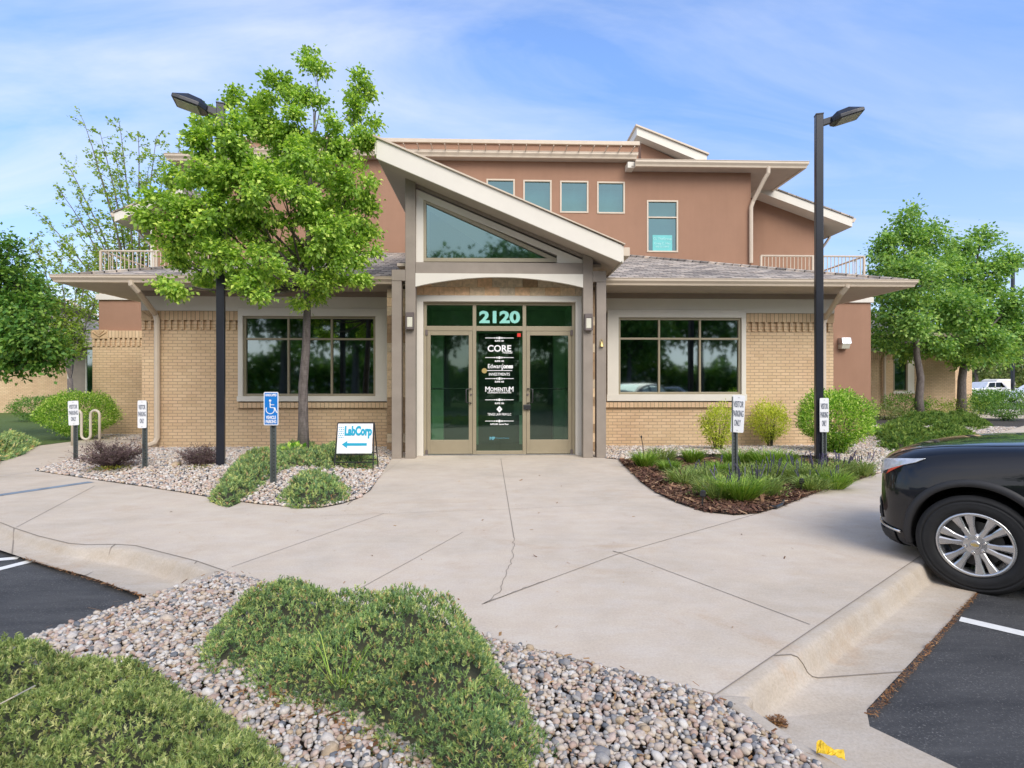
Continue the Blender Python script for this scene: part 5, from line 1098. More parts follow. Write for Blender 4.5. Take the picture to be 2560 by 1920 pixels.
sparse_tree('small sparse tree low on the left, above the neighbouring roof', (X(175, 27), 27, 0), [(80, 600, 0), (50, 680, .5), (150, 640, -.5), (230, 640, 0), (260, 720, .3), (110, 720, -.3), (190, 700, .5), (240, 760, -.5), (30, 640, -.6)], 'sparse_leaf', 33, .14, fork=1.8, r0=.12, nl=28, spreadn=5)

# stray debris on the slabs and between the stones
chips([gr(*p) for p in ((300, 1300), (1000, 1180), (1500, 1180), (1900, 1320), (2150, 1420), (1800, 1680), (1250, 1560), (620, 1400))], .62, .011, 'leaf_litter', 'litter', .004, .002)
chips([gr(*p) for p in ((590, 1720), (660, 1745), (760, 1770), (860, 1820), (940, 1870), (1040, 1935), (1000, 1950), (900, 1900), (800, 1840), (680, 1790), (580, 1760))], .022, .016, 'leaf_litter', 'litter', .035, .025)
chips(bed_front, .10, .012, 'leaf_litter', 'litter', .045, .015); chips(bed_left, .16, .016, 'leaf_litter', 'litter', .10, .03)
# ------------------------------------------------------------ neighbouring buildings
YN = 27.0
n2 = thing('brick_annex', 'single storey brick building with a downspout and narrow dark window behind the side trees', 'building', (X(2300, YN), YN, 0))
xa, xb_ = wr-.5, X(2388, YN); xb3 = X(2430, YN+4)
zt_ = 3.15; w0, w1_ = X(2233, YN), X(2268, YN); z0_, z1_ = Z(978, YN), Z(868, YN)
m = MB(); walls(m, xa, xb_, -.1, zt_-.4, YN, .3, [(w0, w1_, z0_, zt_-.4)]); m.box(xb_-.3, YN+.3, -.1, xb_, YN+4, zt_-.4); m.box(xb_, YN+4, -.1, xb3, YN+4.3, zt_-.4); m.build('brick_wall', 'brick', n2)
m = MB(); m.box(xa, YN-.03, zt_-.4, w0-.01, YN+.3, zt_); m.box(w1_+.35, YN-.03, zt_-.4, xb_+.03, YN+.3, zt_); m.build('soldier_course', 'brick_soldier', n2)
m = MB(); m.box(xa, YN-.04, zt_, xb_+.1, YN+.2, 3.75); m.box(w0-.05, YN-.05, z1_, w1_+.4, YN+.1, zt_+.0); m.box(w0-.02, YN-.05, z0_-.12, w1_+.35, YN+.1, z0_); m.box(w1_, YN-.05, z0_, w1_+.32, YN+.1, z1_); m.build('white_band', 'white_trim', n2)
window(w0, w1_, z0_, z1_, YN-.02, [], [], 'aluminium', 'glass_dark', parent=n2)
MB().box(w0-.3, YN+.5, z0_-.3, w1_+.3, YN+.52, z1_+.3).build('interior_room', 'interior_dark', n2)
m = MB(); m.add([(xa, YN-1, 3.95), (xb_+1, YN-1, 3.95), (xb_-2, YN+4, 5.6), (xa, YN+4, 5.6), (xb_+1, YN+9, 3.95)], [(0, 1, 2, 3), (1, 4, 2)]); m.build('shingle_roof', 'shingles', n2)
m = MB(); m.box(xa, YN-1.1, 3.8, xb_+1.1, YN-1, 3.97); m.build('gutter', 'cream_gutter', n2); m = MB(); m.box(xa, YN-1, 3.8, xb_+1, YN+.3, 3.82); m.build('soffit', 'soffit', n2)
m = MB(); xs_ = X(2207, YN); m.tube([(X(2235, YN), YN-1, 3.78), (X(2232, YN), YN-.9, 3.6), (xs_+.05, YN-.12, 2.95), (xs_, YN-.12, 2.8), (xs_, YN-.12, .3)], .06, 8); m.build('downspout', 'cream_gutter', n2)
carved(n2, X(2222, YN), zt_-.2, YN-.05, .4)
YL = 31.0
n3 = thing('brick_neighbour', 'low brick building with grey shingle roof at the far left behind the bushes', 'building', (X(100, YL), YL, 0))
xa, xb_ = X(-300, YL), X(300, YL); za_, zb2 = Z(1000, YL, 200), Z(872, YL, 200); w0, w1_ = X(214, YL), X(258, YL)
m = MB(); walls(m, xa, xb_, -.1, 3.6, YL, .3, [(w0, w1_, za_+.2, zb2)]); m.build('brick_wall', 'brick', n3)
m = MB(); wt = X(170, YL); m.box(wt, YL-.06, za_, wt+.18, YL, zb2+.6); m.box(wt, YL-.06, za_, xb_, YL, za_+.2); m.build('white_band', 'white_trim', n3); m = MB(); m.box(wt+.18, YL-.05, za_+.2, w0, YL, zb2+.6); m.build('panel', 'taupe_wood', n3)
window(w0, w1_, za_+.2, zb2, YL-.03, [], [], 'white_trim', 'glass_dark', parent=n3); MB().box(w0-.3, YL+.5, .3, w1_+.3, YL+.52, 4).build('interior_room', 'interior_dark', n3)
zr_ = Z(853, YL-1, 190); m = MB(); m.add([(xa, YL-1, zr_), (xb_, YL-1, zr_), (X(262, YL+5), YL+5, Z(806, YL+5, 262)), (X(120, YL+5), YL+5, Z(735, YL+5, 120)), (xa, YL+5, Z(735, YL+5, 120))], [(0, 1, 2, 3, 4)]); m.build('shingle_roof', 'shingles', n3)
m = MB(); m.box(xa, YL-1.12, zr_-.3, xb_, YL-1, zr_); m.build('gutter', 'cream_gutter', n3); m = MB(); m.box(xa, YL-1, zr_-.3, xb_, YL+.2, zr_-.28); m.build('soffit', 'soffit', n3)
m = MB(); q0, q1 = X(145, YL+4.4), X(262, YL+4.4); m.tube([(q0, YL+4.9, Z(748, YL+4.9, 145)), (q1, YL+4.9, Z(806, YL+4.9, 262))], .1, 6); m.build('ridge_cap', 'cream_gutter', n3)

# ------------------------------------------------------------ lamp posts
def lamp(label, px, py, ptop, rz, z=0., k=1., headlen=.5, ly=None, tilt=8):
    x, y = gr(px, py, z); zt_ = Z(ptop, y, px); t = thing('street_lamp', label, 'street lamp', (x, y, z), rz, 'black lamp posts')
    T = Matrix.Translation((x, y, z)) @ Matrix.Rotation(rz, 4, 'Z')
    def bl(mb, name, mt, parent=t, **kk):
        mb.v = [tuple(T @ Vector(v)) for v in mb.v]; return mb.build(name, mt, parent, **kk)
    h_ = zt_-z; w = .063*k
    m = MB(); m.box(-w, -w, 0, w, w, h_-.0); bl(m, 'pole', 'black_paint', bevel=.01)
    m = MB(); m.box(-w*1.9, -w*1.9, -.05, w*1.9, w*1.9, .03); bl(m, 'base_plate', 'black_paint', bevel=.01)
    m = MB(); m.box(-w*1.06, -w*1.06, h_+.001, w*1.06, w*1.06, h_+.02); bl(m, 'cap', 'black_paint')
    a0 = R(tilt); ca, sa = math.cos(a0), math.sin(a0); z0 = h_-.14
    def P(u, v, q): return (w+u*ca-q*sa, v, z0+u*sa+q*ca)
    m = MB(); hw = .045; c = [P(u, v, q) for u in (-.03, .16) for v, q in ((-hw, -.05), (hw, -.05), (hw, .05), (-hw, .05))]; m.add(c, [(0, 1, 2, 3), (4, 7, 6, 5), (0, 4, 5, 1), (1, 5, 6, 2), (2, 6, 7, 3), (3, 7, 4, 0)]); bl(m, 'arm', 'black_paint')
    L0, L1_ = .13, .13+headlen; hw = .20*k**.5
    sec = lambda u, hw_, zt0: [P(u, -hw_, -.07), P(u, hw_, -.07), P(u, hw_, -.01), P(u, hw_*.6, zt0), P(u, -hw_*.6, zt0), P(u, -hw_, -.01)]
    st = [sec(L0, hw*.45, .03), sec(L0+.1, hw*.98, .085), sec(L0+.3, hw, .10), sec(L1_-.12, hw, .07), sec(L1_, hw*.97, .0)]
    m = MB(); m.add([p for s in st for p in s], [(i*6+j, (i+1)*6+j, (i+1)*6+(j+1) % 6, i*6+(j+1) % 6) for i in range(4) for j in range(6)]+[tuple(range(6)), tuple(range(24, 30))[::-1]]); hd_ = bl(m, 'lamp_head', 'black_paint', bevel=.008)
    m = MB(); c = [P(u, v, q) for q in (-.082, -.069) for u, v in ((L0+.12, -hw*.82), (L1_-.04, -hw*.82), (L1_-.04, hw*.82), (L0+.12, hw*.82))]; m.add(c, [(0, 1, 2, 3), (4, 7, 6, 5), (0, 4, 5, 1), (1, 5, 6, 2), (2, 6, 7, 3), (3, 7, 4, 0)]); bl(m, 'lens', 'lamp_lens', hd_)
    m = MB(); m.box(-.02, -w-.006, .42, .02, -w, .56); bl(m, 'access_cover', 'black_paint')
    return t
lamp('black lamp post rising through the front tree, its head pointing left', 552, 1181, 262, R(197), tilt=14)
lamp('tall black lamp post in front of the right brick wall, its head pointing right', 2047, 1164, 289, R(-14), tilt=14)
lamp('distant black lamp post at the right picture edge beyond the trees', 2532, 1004, 665, R(0), k=1.7, headlen=1.1)

# ------------------------------------------------------------ signs
def upost(m, x, y, z0, z1, w=.045):
    m.box(x-w, y, z0, x-w*.55, y+.004, z1); m.box(x+w*.55, y, z0, x+w, y+.004, z1); m.box(x-w*.55, y+.002, z0, x-w*.5, y+.03, z1); m.box(x+w*.5, y+.002, z0, x+w*.55, y+.03, z1); m.box(x-w*.5, y+.026, z0, x+w*.5, y+.03, z1)
simple('hole_black', (.01, .01, .01), .9)
def sign(label, px, py, sx0, sx1, sy0, sy1, rz, lines, rot=0., name='parking_sign', cat='sign', group='visitor parking signs', face='sign_white', ink='sign_ink', tilt=0., widen=1.):
    x, y = gr(px, py); z1, z0 = Z(sy0, y, px), Z(sy1, y, px); w = abs(X(sx1, y)-X(sx0, y))*widen; xc = (X(sx0, y)+X(sx1, y))/2; hh = z1-z0; zc_ = (z0+z1)/2
    t = thing(name, label, cat, (x, y, 0), 0, group); m = MB(); upost(m, x, y, -.1, z1-.02); pst = m.build('post', 'galvanised', t)
    h_ = MB(); nh_ = int(z0/.05); 
    for i in range(nh_): h_.box(x-.006, y+.0225, .1+i*.05, x+.006, y+.0255, .115+i*.05)
    h_.build('bolt_holes', 'hole_black', pst)
    T = Matrix.Translation((xc, y-.012, zc_)) @ Matrix.Rotation(rz, 4, 'Z') @ Matrix.Rotation(rot, 4, 'Y')
    def bl(mb, nm, mt, par, **k): mb.v = [tuple(T @ Vector(v)) for v in mb.v]; return mb.build(nm, mt, par, **k)
    m = MB(); r_ = .018; pl = []
    for cx_, cz_, a0 in ((w/2-r_, hh/2-r_, 0), (-w/2+r_, hh/2-r_, 90), (-w/2+r_, -hh/2+r_, 180), (w/2-r_, -hh/2+r_, 270)):
        for k in range(5): a = R(a0+k*22.5); pl.append((cx_+r_*math.cos(a), cz_+r_*math.sin(a)))
    m.prism(pl, -.004, 0, 'y'); pn = bl(m, 'panel', face, t)
    def tx(s, size, zz_, sx=1., bold=.002, mt=None, nm='lettering', xo=0):
        o = text(nm, s, size, xo, zz_, -.0065, mt or ink, None, bold=bold, fit=sx*w); o.data.transform(T); setp(o, pn)
    for (s, size, zz_, sx, bold) in lines: tx(s, size*hh, zz_*hh, sx, bold)
    for zz_ in (hh*.44, -hh*.44): m = MB(); m.tube([(0, -.009, zz_), (0, -.003, zz_)], .007, 8); bl(m, 'bolt', 'steel', pn)
    return t, pn, T, w, hh, tx, bl
VL = [('VISITOR', .235, .25, .78, .0015), ('PARKING', .235, .0, .84, .0015), ('ONLY', .235, -.25, .5, .0015)]
sign('leftmost small visitor parking sign on a post by the side path and bike rack', 189, 1154, 173, 197, 1002, 1063, R(8), VL, R(-2))
sign('white visitor parking sign on a post left of the left lamp post', 362, 1180, 346, 367, 1001, 1070, R(6), VL)
sign('crooked white visitor parking sign in the mulch bed', 1837, 1210, 1829, 1859, 988, 1081, R(-14), VL, R(3))
sign('white visitor parking sign directly beside the right lamp post', 2061, 1166, 2049, 2070, 995, 1080, R(-8), VL)
t, pn, T, w, hh, tx, bl = sign('blue and white accessible parking sign on a post before the tree', 683, 1222, 660.5, 697, 980, 1063, 0, [], 0, 'accessible_parking_sign', group=None, face='sign_white')
m = MB(); m.box(-w/2+.012, -.0055, -hh/2+.012, w/2-.012, -.0035, hh/2-.012); bl(m, 'blue_field', 'sign_blue', pn)
tx('HANDICAPPED', hh*.1, hh*.405, .76, .0015, 'sign_white'); tx('VEHICLE', hh*.135, -hh*.27, .68, .002, 'sign_white'); tx('PARKING', hh*.135, -hh*.395, .72, .002, 'sign_white')
m = MB(); s = hh*.27; Yq = -.008
def arc_(cx_, cz_, r_, a0, a1, th_, n_=18): return [((cx_+r_*math.cos(R(a0+(a1-a0)*i/n_)), Yq, cz_+r_*math.sin(R(a0+(a1-a0)*i/n_)))) for i in range(n_+1)]
zc0 = hh*.02
m.tube(arc_(-.01, zc0-s*.18, s*.46, 150, 385, .01), s*.06, 4); m.tube([(-.012, Yq, zc0+s*.62), (-.01, Yq, zc0+s*.05), (s*.42, Yq, zc0+s*.02), (s*.62, Yq, zc0-s*.5), (s*.8, Yq, zc0-s*.42)], s*.075, 4); m.tube([(-.01, Yq, zc0+s*.36), (s*.36, Yq, zc0+s*.36)], s*.055, 4); m.lathe([(0, 0), (s*.13, 0), (s*.13, .003), (0, .003)], 16, (-.012, Yq-.001, zc0+s*.82), (0, 1, 0))
m.v = [(v[0], -.0075+(v[1]+.008)*.08, v[2]) for v in m.v]; bl(m, 'wheelchair_symbol', 'sign_white', pn)
# sandwich board with the arrow
x, y = gr(884, 1180); t = thing('sandwich_board', 'white sandwich board with teal lettering and left arrow on a black frame', 'sign', (x, y, .03), 0)
xa, xb_ = X(838, y), X(929.5, y); zt_, zb_ = Z(1059, y, 884), Z(1136, y, 884); zl_ = .03
for sg, yy in ((-1, y), (1, y+.42)):
    m = MB(); r_ = .011; tt = y+.2
    m.tube([(xa-.02, yy-.02*0, zl_), (xa, tt-.0+.02*sg if False else (y+.16 if sg < 0 else y+.2), zt_)], r_, 6); m.tube([(xb_+.02, yy, zl_), (xb_, (y+.16 if sg < 0 else y+.2), zt_)], r_, 6)
    f_ = lambda zq: yy+((y+.16 if sg < 0 else y+.2)-yy)*(zq-zl_)/(zt_-zl_)
    for zq in (zt_, zb_-.012, .16): m.tube([(xa, f_(zq), zq), (xb_, f_(zq), zq)], r_*.9, 6)
    m.build('frame', 'black_metal', t)
f0 = lambda zq: y+.16*(zq-zl_)/(zt_-zl_)
T = Matrix.Translation(((xa+xb_)/2, f0((zt_+zb_)/2)-.014, (zt_+zb_)/2)) @ Matrix.Rotation(-math.atan2(.16, zt_-zl_), 4, 'X')
def bl(mb, nm, mt, par, **k): mb.v = [tuple(T @ Vector(v)) for v in mb.v]; return mb.build(nm, mt, par, **k)
w = xb_-xa-.02; hh = (zt_-zb_)-.01; m = MB(); m.box(-w/2, -.005, -hh/2, w/2, .002, hh/2); pn = bl(m, 'panel', 'sign_white', t, bevel=.004)
o = text('lettering', 'LabCorp', .21, .055, hh*.24, -.009, 'teal_ink', None, fit=w*.78, bold=.011, ext=.002); o.data.transform(T); setp(o, pn)
m = MB(); m.prism([(-w*.36, -hh*.2), (-w*.21, -hh*.32), (-w*.21, -hh*.245), (w*.35, -hh*.245), (w*.35, -hh*.155), (-w*.21, -hh*.155), (-w*.21, -hh*.08)], -.008, -.004, 'y'); bl(m, 'arrow', 'teal_ink', pn)
m = MB()
for i in range(6):
    for j in range(3):
        s = .012*(1-.2*abs(j-1)); cx_, cz_ = -w*.46+j*.033+(.008 if i % 2 else 0), hh*.37-i*.034; m.prism([(cx_-s, cz_), (cx_, cz_+s), (cx_+s, cz_), (cx_, cz_-s)], -.008, -.004, 'y')
bl(m, 'dotted_emblem', 'teal_ink', pn)
# bike rack
xa, y = gr(181, 1115); xb_ = X(249, y); hgt = Z(1026, y, 215); t = thing('bike_rack', 'cream serpentine tube bike rack standing on the side path', 'bike rack', ((xa+xb_)/2, y, 0))
u_ = (xb_-xa)/3; pts = [(xa, y, -.02)]; r_ = u_/2
def arch(x0, top): return [(x0+r_-r_*math.cos(PI*i/10), y, (hgt-r_+r_*math.sin(PI*i/10)) if top else (.16+r_-r_*math.sin(PI*i/10))) for i in range(11)]
pts += arch(xa, True)+arch(xa+u_, False)+arch(xa+2*u_, True)+[(xb_, y, -.02)]
MB().tube(pts, .03, 10).build('tube', 'rack_paint', t, smooth=True); m = MB()
for x_ in (xa, xb_): m.lathe([(.032, 0), (.075, .0), (.075, .012), (.032, .014)], 16, (x_, y, .0), (0, 0, 1))
m.build('floor_flange', 'rack_paint', t)
# path lights, hose, stake, wrapper, twig
for (px, py, hp, lb) in ((1755, 1274, 1227, 'black path light stake at the front edge of the mulch bed'), (2002, 1231, 1197, 'black path light stake at the right side of the mulch bed')):
    x, y = gr(px, py); h_ = Z(hp, y, px); t = thing('path_light', lb, 'path light', (x, y, 0), group='black path lights'); MB().tube([(x, y, -.02), (x+.01, y, h_-.05)], .009, 6).build('stake', 'black_metal', t); MB().lathe([(.0, .04), (.03, .03), (.034, -.03), (.02, -.045), (0, -.045)], 10, (x+.012, y, h_-.03), (.1, 0, 1)).build('lamp_head', 'black_metal', t)
x, y = gr(1610, 1160); tag(MB().tube([(x, y, 0), (x-.02, y, Z(1115, y, 1605)), (x-.05, y, Z(1093, y, 1600))], .007, 6).lathe([(0, .03), (.018, .01), (.012, -.02), (0, -.03)], 8, (x-.05, y, Z(1092, y, 1600)), (0, 0, 1)).build('metal_stake', 'black_metal'), 'thin rusty stake with a small knob by the entrance end of the mulch bed', 'stake')
hp = [gr(*p) for p in ((1925, 1272), (1940, 1274), (1953, 1268), (1960, 1258))]; tag(MB().tube([(a, c, .03) for a, c in hp], .018, 8).build('drip_hose', 'black_metal'), 'short black hose end at the front tip of the mulch bed', 'hose')
x, y = gr(2078, 1902, -.0); b = MB(); rg = random.Random(2)
x, y = gr(2040, 1880); x2, y2 = gr(2112, 1905); N_ = 12; vs = []
for i in range(N_+1):
    for j in range(4):
        s = i/N_; px_ = x+(x2-x)*s; py_ = y+(y2-y)*s; wv = (.022+.012*math.sin(s*7)); vs.append((px_-(y2-y)*.2*(j-1.5)+rg.gauss(0, .002), py_+wv*(j-1.5)*.8+rg.gauss(0, .002), .012+.014*abs(math.sin(s*5+j*1.3))+rg.random()*.006))
b.add(vs, [(i*4+j, (i+1)*4+j, (i+1)*4+j+1, i*4+j+1) for i in range(N_) for j in range(3)]); o = b.build('plastic_wrapper', 'yellow_plastic'); tag(o, 'crumpled yellow plastic wrapper on the kerb at the bottom edge', 'litter'); o.modifiers.new('s', 'SOLIDIFY').thickness = .0015
tag(MB().tube([(*gr(-10, 1765, .27), .27), (*gr(35, 1742, .3), .3), (*gr(88, 1714, .28), .28)], .0028, 5).build('dry_stalk', 'rack_paint'), 'pale dry stalk lying across the bottom left juniper', 'stalk')
# a few dried stalks in the big junipers
# grass blades poking out of the centre juniper
x, y = gr(850, 1640, .25); t, _ = blades(x, y, .12, 16, .1, .28, .004, 'grass_blade', 'grass_tuft', 1.2, 5); tag(t, 'thin grass blades poking out of the centre juniper', 'grass')
# ------------------------------------------------------------ black SUV at the right edge
CF = Vector((-.665, .747, 0)).normalized(); CL = Vector((-CF.y, CF.x, 0))   # forward and left of the car
wx, wy = gr(2438, 1478, -.13)
GZ = -.133; WR_ = .362; HWID = .985
org = Vector((wx, wy, 0))-CL*(HWID-.03)                       # front axle centre on the ground
T = Matrix(((CF.x, CL.x, 0, org.x), (CF.y, CL.y, 0, org.y), (0, 0, 1, GZ), (0, 0, 0, 1)))
car = thing('suv', 'black SUV parked nose in over the kerb at the right picture edge', 'car', (org.x, org.y, GZ), math.atan2(CF.y, CF.x))
def cb(mb, name, mt, par=None, **k): mb.v = [tuple(T @ Vector(v)) for v in mb.v]; return mb.build(name, mt, par or car, **k)
SX = .77
def half(st):   # station: x, then (y, z) from the underside outward and up to the centre line
    return st
ST_ = [
 (.905, [(0, .30), (.40, .30), (.52, .36), (.55, .55), (.54, .75), (.50, .885), (.42, .93), (.22, .945), (0, .95)]),
 (.885, [(0, .24), (.58, .245), (.70, .33), (.735, .52), (.725, .74), (.68, .905), (.58, .955), (.3, .975), (0, .98)]),
 (.80, [(0, .20), (.70, .21), (.82, .31), (.865, .52), (.855, .75), (.80, .93), (.68, .99), (.35, 1.01), (0, 1.015)]),
 (.64, [(0, .20), (.80, .20), (.905, .29), (.945, .52), (.94, .77), (.885, .965), (.75, 1.04), (.4, 1.06), (0, 1.065)]),
 (.42, [(0, .20), (.84, .20), (.945, .28), (.98, .52), (.978, .79), (.925, 1.0), (.79, 1.085), (.42, 1.10), (0, 1.105)]),
 (.0, [(0, .20), (.86, .20), (.965, .27), (.995, .52), (.995, .82), (.945, 1.045), (.81, 1.13), (.42, 1.145), (0, 1.15)]),
 (-.45, [(0, .20), (.86, .20), (.955, .27), (.985, .52), (.99, .83), (.95, 1.07), (.83, 1.16), (.42, 1.175), (0, 1.18)]),
 (-.85, [(0, .20), (.86, .20), (.945, .26), (.975, .52), (.985, .84), (.955, 1.08), (.86, 1.18), (.45, 1.195), (0, 1.20)]),
 (-1.6, [(0, .20), (.86, .20), (.945, .26), (.975, .52), (.985, .85), (.96, 1.09), (.87, 1.16), (.45, 1.165), (0, 1.165)]),
 (-2.6, [(0, .20), (.86, .20), (.95, .26), (.978, .52), (.988, .86), (.965, 1.10), (.87, 1.16), (.45, 1.165), (0, 1.165)]),
 (-3.4, [(0, .22), (.84, .22), (.94, .28), (.97, .52), (.98, .86), (.95, 1.11), (.87, 1.17), (.45, 1.175), (0, 1.175)]),
 (-3.95, [(0, .28), (.75, .28), (.86, .34), (.90, .55), (.90, .85), (.87, 1.12), (.80, 1.18), (.4, 1.19), (0, 1.19)]),
 (-4.12, [(0, .40), (.6, .40), (.72, .44), (.76, .6), (.76, .85), (.74, 1.08), (.68, 1.14), (.35, 1.15), (0, 1.15)])]
def loft(ST_, name, mt, par, sub=2, cap=True):
    m = MB(); k = len(ST_[0][1]); rows = []
    for x_, pf in ST_:
        x_ = x_*(SX if x_ > 0 else 1)
        rows.append([(x_, y_, z_) for y_, z_ in pf]+[(x_, -y_, z_) for y_, z_ in pf[-2:0:-1]])
    n_ = len(rows[0]); m.add([p for r_ in rows for p in r_], [(i*n_+j, (i+1)*n_+j, (i+1)*n_+(j+1) % n_, i*n_+(j+1) % n_) for i in range(len(rows)-1) for j in range(n_)]+([tuple(range(n_)), tuple(range((len(rows)-1)*n_, len(rows)*n_))[::-1]] if cap else []))
    o = cb(m, name, mt, par, smooth=True)
    if sub: s_ = o.modifiers.new('sub', 'SUBSURF'); s_.levels = sub; s_.render_levels = sub
    return o
def bake(o):
    bpy.context.view_layer.update(); me = bpy.data.meshes.new_from_object(o.evaluated_get(bpy.context.evaluated_depsgraph_get())); o.modifiers.clear(); mt = o.data.materials[0]; o.data = me; me.materials.clear(); me.materials.append(mt)
body = loft(ST_, 'body', 'car_black', car, 3)
bake(body)
tree_b = BVHTree.FromObject(body, bpy.context.evaluated_depsgraph_get()); Ti = T.inverted()
bw_ = body.data
# wheel openings
for x_ in (0, -3.07):
    c = MB(); c.lathe([(0, -1.3), (.425, -1.3), (.425, 1.3), (0, 1.3)], 48, (x_, 0, WR_+.03), (0, 1, 0)); c.v = [tuple(T @ Vector(v)) for v in c.v]
    me = c.mesh('cut'); co_ = bpy.data.objects.new('cut', me); COL.objects.link(co_); mo = body.modifiers.new('b', 'BOOLEAN'); mo.object = co_; mo.operation = 'DIFFERENCE'; mo.solver = 'EXACT'
    bpy.context.view_layer.update(); bake(body); bpy.data.objects.remove(co_)
body.data.polygons.foreach_set('use_smooth', [True]*len(body.data.polygons))
# dark liners
def surf(x_, z_, sg=1, off=.003, ang=0.):     # point on the body side at length x_, height z_
    d = Vector((-math.sin(ang), -math.cos(ang)*sg, 0)); o_ = Vector((x_, 0, z_))-d*2.2 if ang == 0 else Vector((x_, 0, z_))
    if ang: o_ = Vector((x_, .55*sg, z_))-d*2
    h_ = tree_b.ray_cast(T @ o_, (T.to_3x3() @ d))
    if h_[0] is None: return Vector((x_, .97*sg, z_))
    p = Ti @ h_[0]; nrm = (Ti.to_3x3() @ h_[1]).normalized(); 
    if nrm.dot(-d) < 0: nrm = -nrm
    return p+nrm*off
def patch(corners, name, mt, par=None, sg=1, nx_=14, nz_=6, off=.004, ang=0., edge=None, solid=.006):
    """quad patch laid on the body side; corners (x, z): front-top, rear-top, rear-bottom, front-bottom"""
    a, b_, c_, d_ = [Vector((q[0]*SX if q[0] > .3 else q[0], q[1])) for q in corners]; vs = []
    for i in range(nx_+1):
        for j in range(nz_+1):
            s, t_ = i/nx_, j/nz_; q = a.lerp(b_, s).lerp(d_.lerp(c_, s), t_); vs.append(tuple(surf(q.x, q.y, sg, off, ang)))
    m = MB(); m.add(vs, [(i*(nz_+1)+j, (i+1)*(nz_+1)+j, (i+1)*(nz_+1)+j+1, i*(nz_+1)+j+1) for i in range(nx_) for j in range(nz_)]); o = cb(m, name, mt, par, smooth=True)
    if solid: q = o.modifiers.new('s', 'SOLIDIFY'); q.thickness = solid; q.offset = 0
    return o
for sg in (1, -1):
    A_ = .62
    h1 = patch([(.84, .93), (.07, .985), (.13, .95), (.79, .80)], 'headlight', 'lamp_silver', None, sg, 18, 8, .007, A_)
    patch([(.79, .915), (.60, .93), (.60, .83), (.75, .81)], 'reflector', 'chrome', h1, sg, 8, 5, .003, A_, solid=.003)
    patch([(.60, .935), (.50, .942), (.53, .835), (.64, .82)], 'projector', 'black_metal', h1, sg, 4, 5, .005, A_, solid=.003)
    patch([(.46, .95), (.13, .976), (.18, .945), (.54, .825)], 'side_reflector', 'amber', h1, sg, 6, 5, .005, A_, solid=.003)
    # plastic arch lip and lower cladding
    for x_ in (0, -3.07):
        m = MB(); n_ = 40; vs = []; a0, a1 = R(-14), R(194)
        if x_ < 0: a0 = R(-14)
        for i in range(n_+1):
            a = a0+(a1-a0)*i/n_; 
            for rr_, of in ((.412, -.03), (.415, .012), (.44, .018), (.468, .012), (.471, .0)):
                px_ = x_+math.cos(a)*rr_; pz_ = WR_+.03+math.sin(a)*rr_; yy = surf(min(px_, .6), max(pz_, .27), sg, 0).y if px_ < .66 else surf(.62, pz_, sg, 0).y
                vs.append((px_, (yy if abs(yy) > .5 else .93*sg)+of*sg, max(pz_, .25)))
        m.add(vs, [(i*5+j, (i+1)*5+j, (i+1)*5+j+1, i*5+j+1) for i in range(n_) for j in range(4)]); cb(m, 'arch_trim', 'arch_plastic', None, smooth=True)
    patch([(.62, .36), (.47, .37), (.47, .22), (.58, .21)], 'lower_bumper', 'arch_plastic', None, sg, 10, 5, .010, .5)
    patch([(.86, .37), (.30, .345), (.28, .205), (.80, .23)], 'lower_bumper', 'arch_plastic', None, sg, 10, 5, .010, .75)
    patch([(.85, .415), (.19, .375), (.19, .355), (.84, .39)], 'chrome_strip', 'chrome', None, sg, 12, 2, .012, .7)
    fg = patch([(.86, .61), (.55, .57), (.50, .44), (.83, .43)], 'fog_light_bezel', 'arch_plastic', None, sg, 6, 5, .006, .8); patch([(.84, .60), (.70, .585), (.70, .54), (.83, .54)], 'fog_lamp', 'lens_plastic', fg, sg, 4, 3, .011, .8); patch([(.83, .52), (.62, .52), (.60, .46), (.82, .45)], 'fog_insert', 'black_metal', fg, sg, 4, 3, .011, .8)
    patch([(-.60, .34), (-2.45, .34), (-2.45, .22), (-.60, .22)], 'sill_cladding', 'arch_plastic', None, sg, 12, 4, .008)
    for a_, b_ in ((-.72, -1.78), (-1.80, -2.75)):
        o = patch([(a_, 1.06), (b_, 1.06), (b_, .36), (a_, .36)], 'door', 'car_black', None, sg, 14, 8, .006, solid=.004); patch([(b_+.30, .98), (b_+.1, .98), (b_+.1, .95), (b_+.30, .95)], 'door_handle', 'chrome', o, sg, 4, 2, .03)
    m = MB(); m.lathe([(0, .0), (.10, .02), (.13, .10), (.09, .2), (0, .22)], 14, (-1.0, 1.0*sg, 1.2), (0, sg, .1)); mr = cb(m, 'wing_mirror', 'car_black', None, smooth=True)
    patch([(-3.80, 1.08), (-4.05, 1.08), (-4.03, .92), (-3.84, .92)], 'tail_light', 'tail_red', None, sg, 5, 4, .01, -.5)
# shut line of the bonnet and character line
for sg in (1, -1):
    pts = []
    for i in range(24):
        x_ = .70-1.45*i/23; h_ = tree_b.ray_cast(T @ Vector((x_, (.70+.10*min(1, (.70-x_)/.8))*sg, 3)), Vector((0, 0, -1)))
        if h_[0] is not None: pts.append(Ti @ h_[0]+Vector((0, 0, .001)))
    m = MB(); m.tube(pts, .0035, 4); cb(m, 'bonnet_gap', 'hole_black')
    pts = [surf(-.25-.5*i/12, .93+.012*i/12, sg, .002) for i in range(13)]; m = MB(); m.tube(pts, [.001+.004*min(1, i/6) for i in range(13)], 4); cb(m, 'fender_crease', 'hole_black')
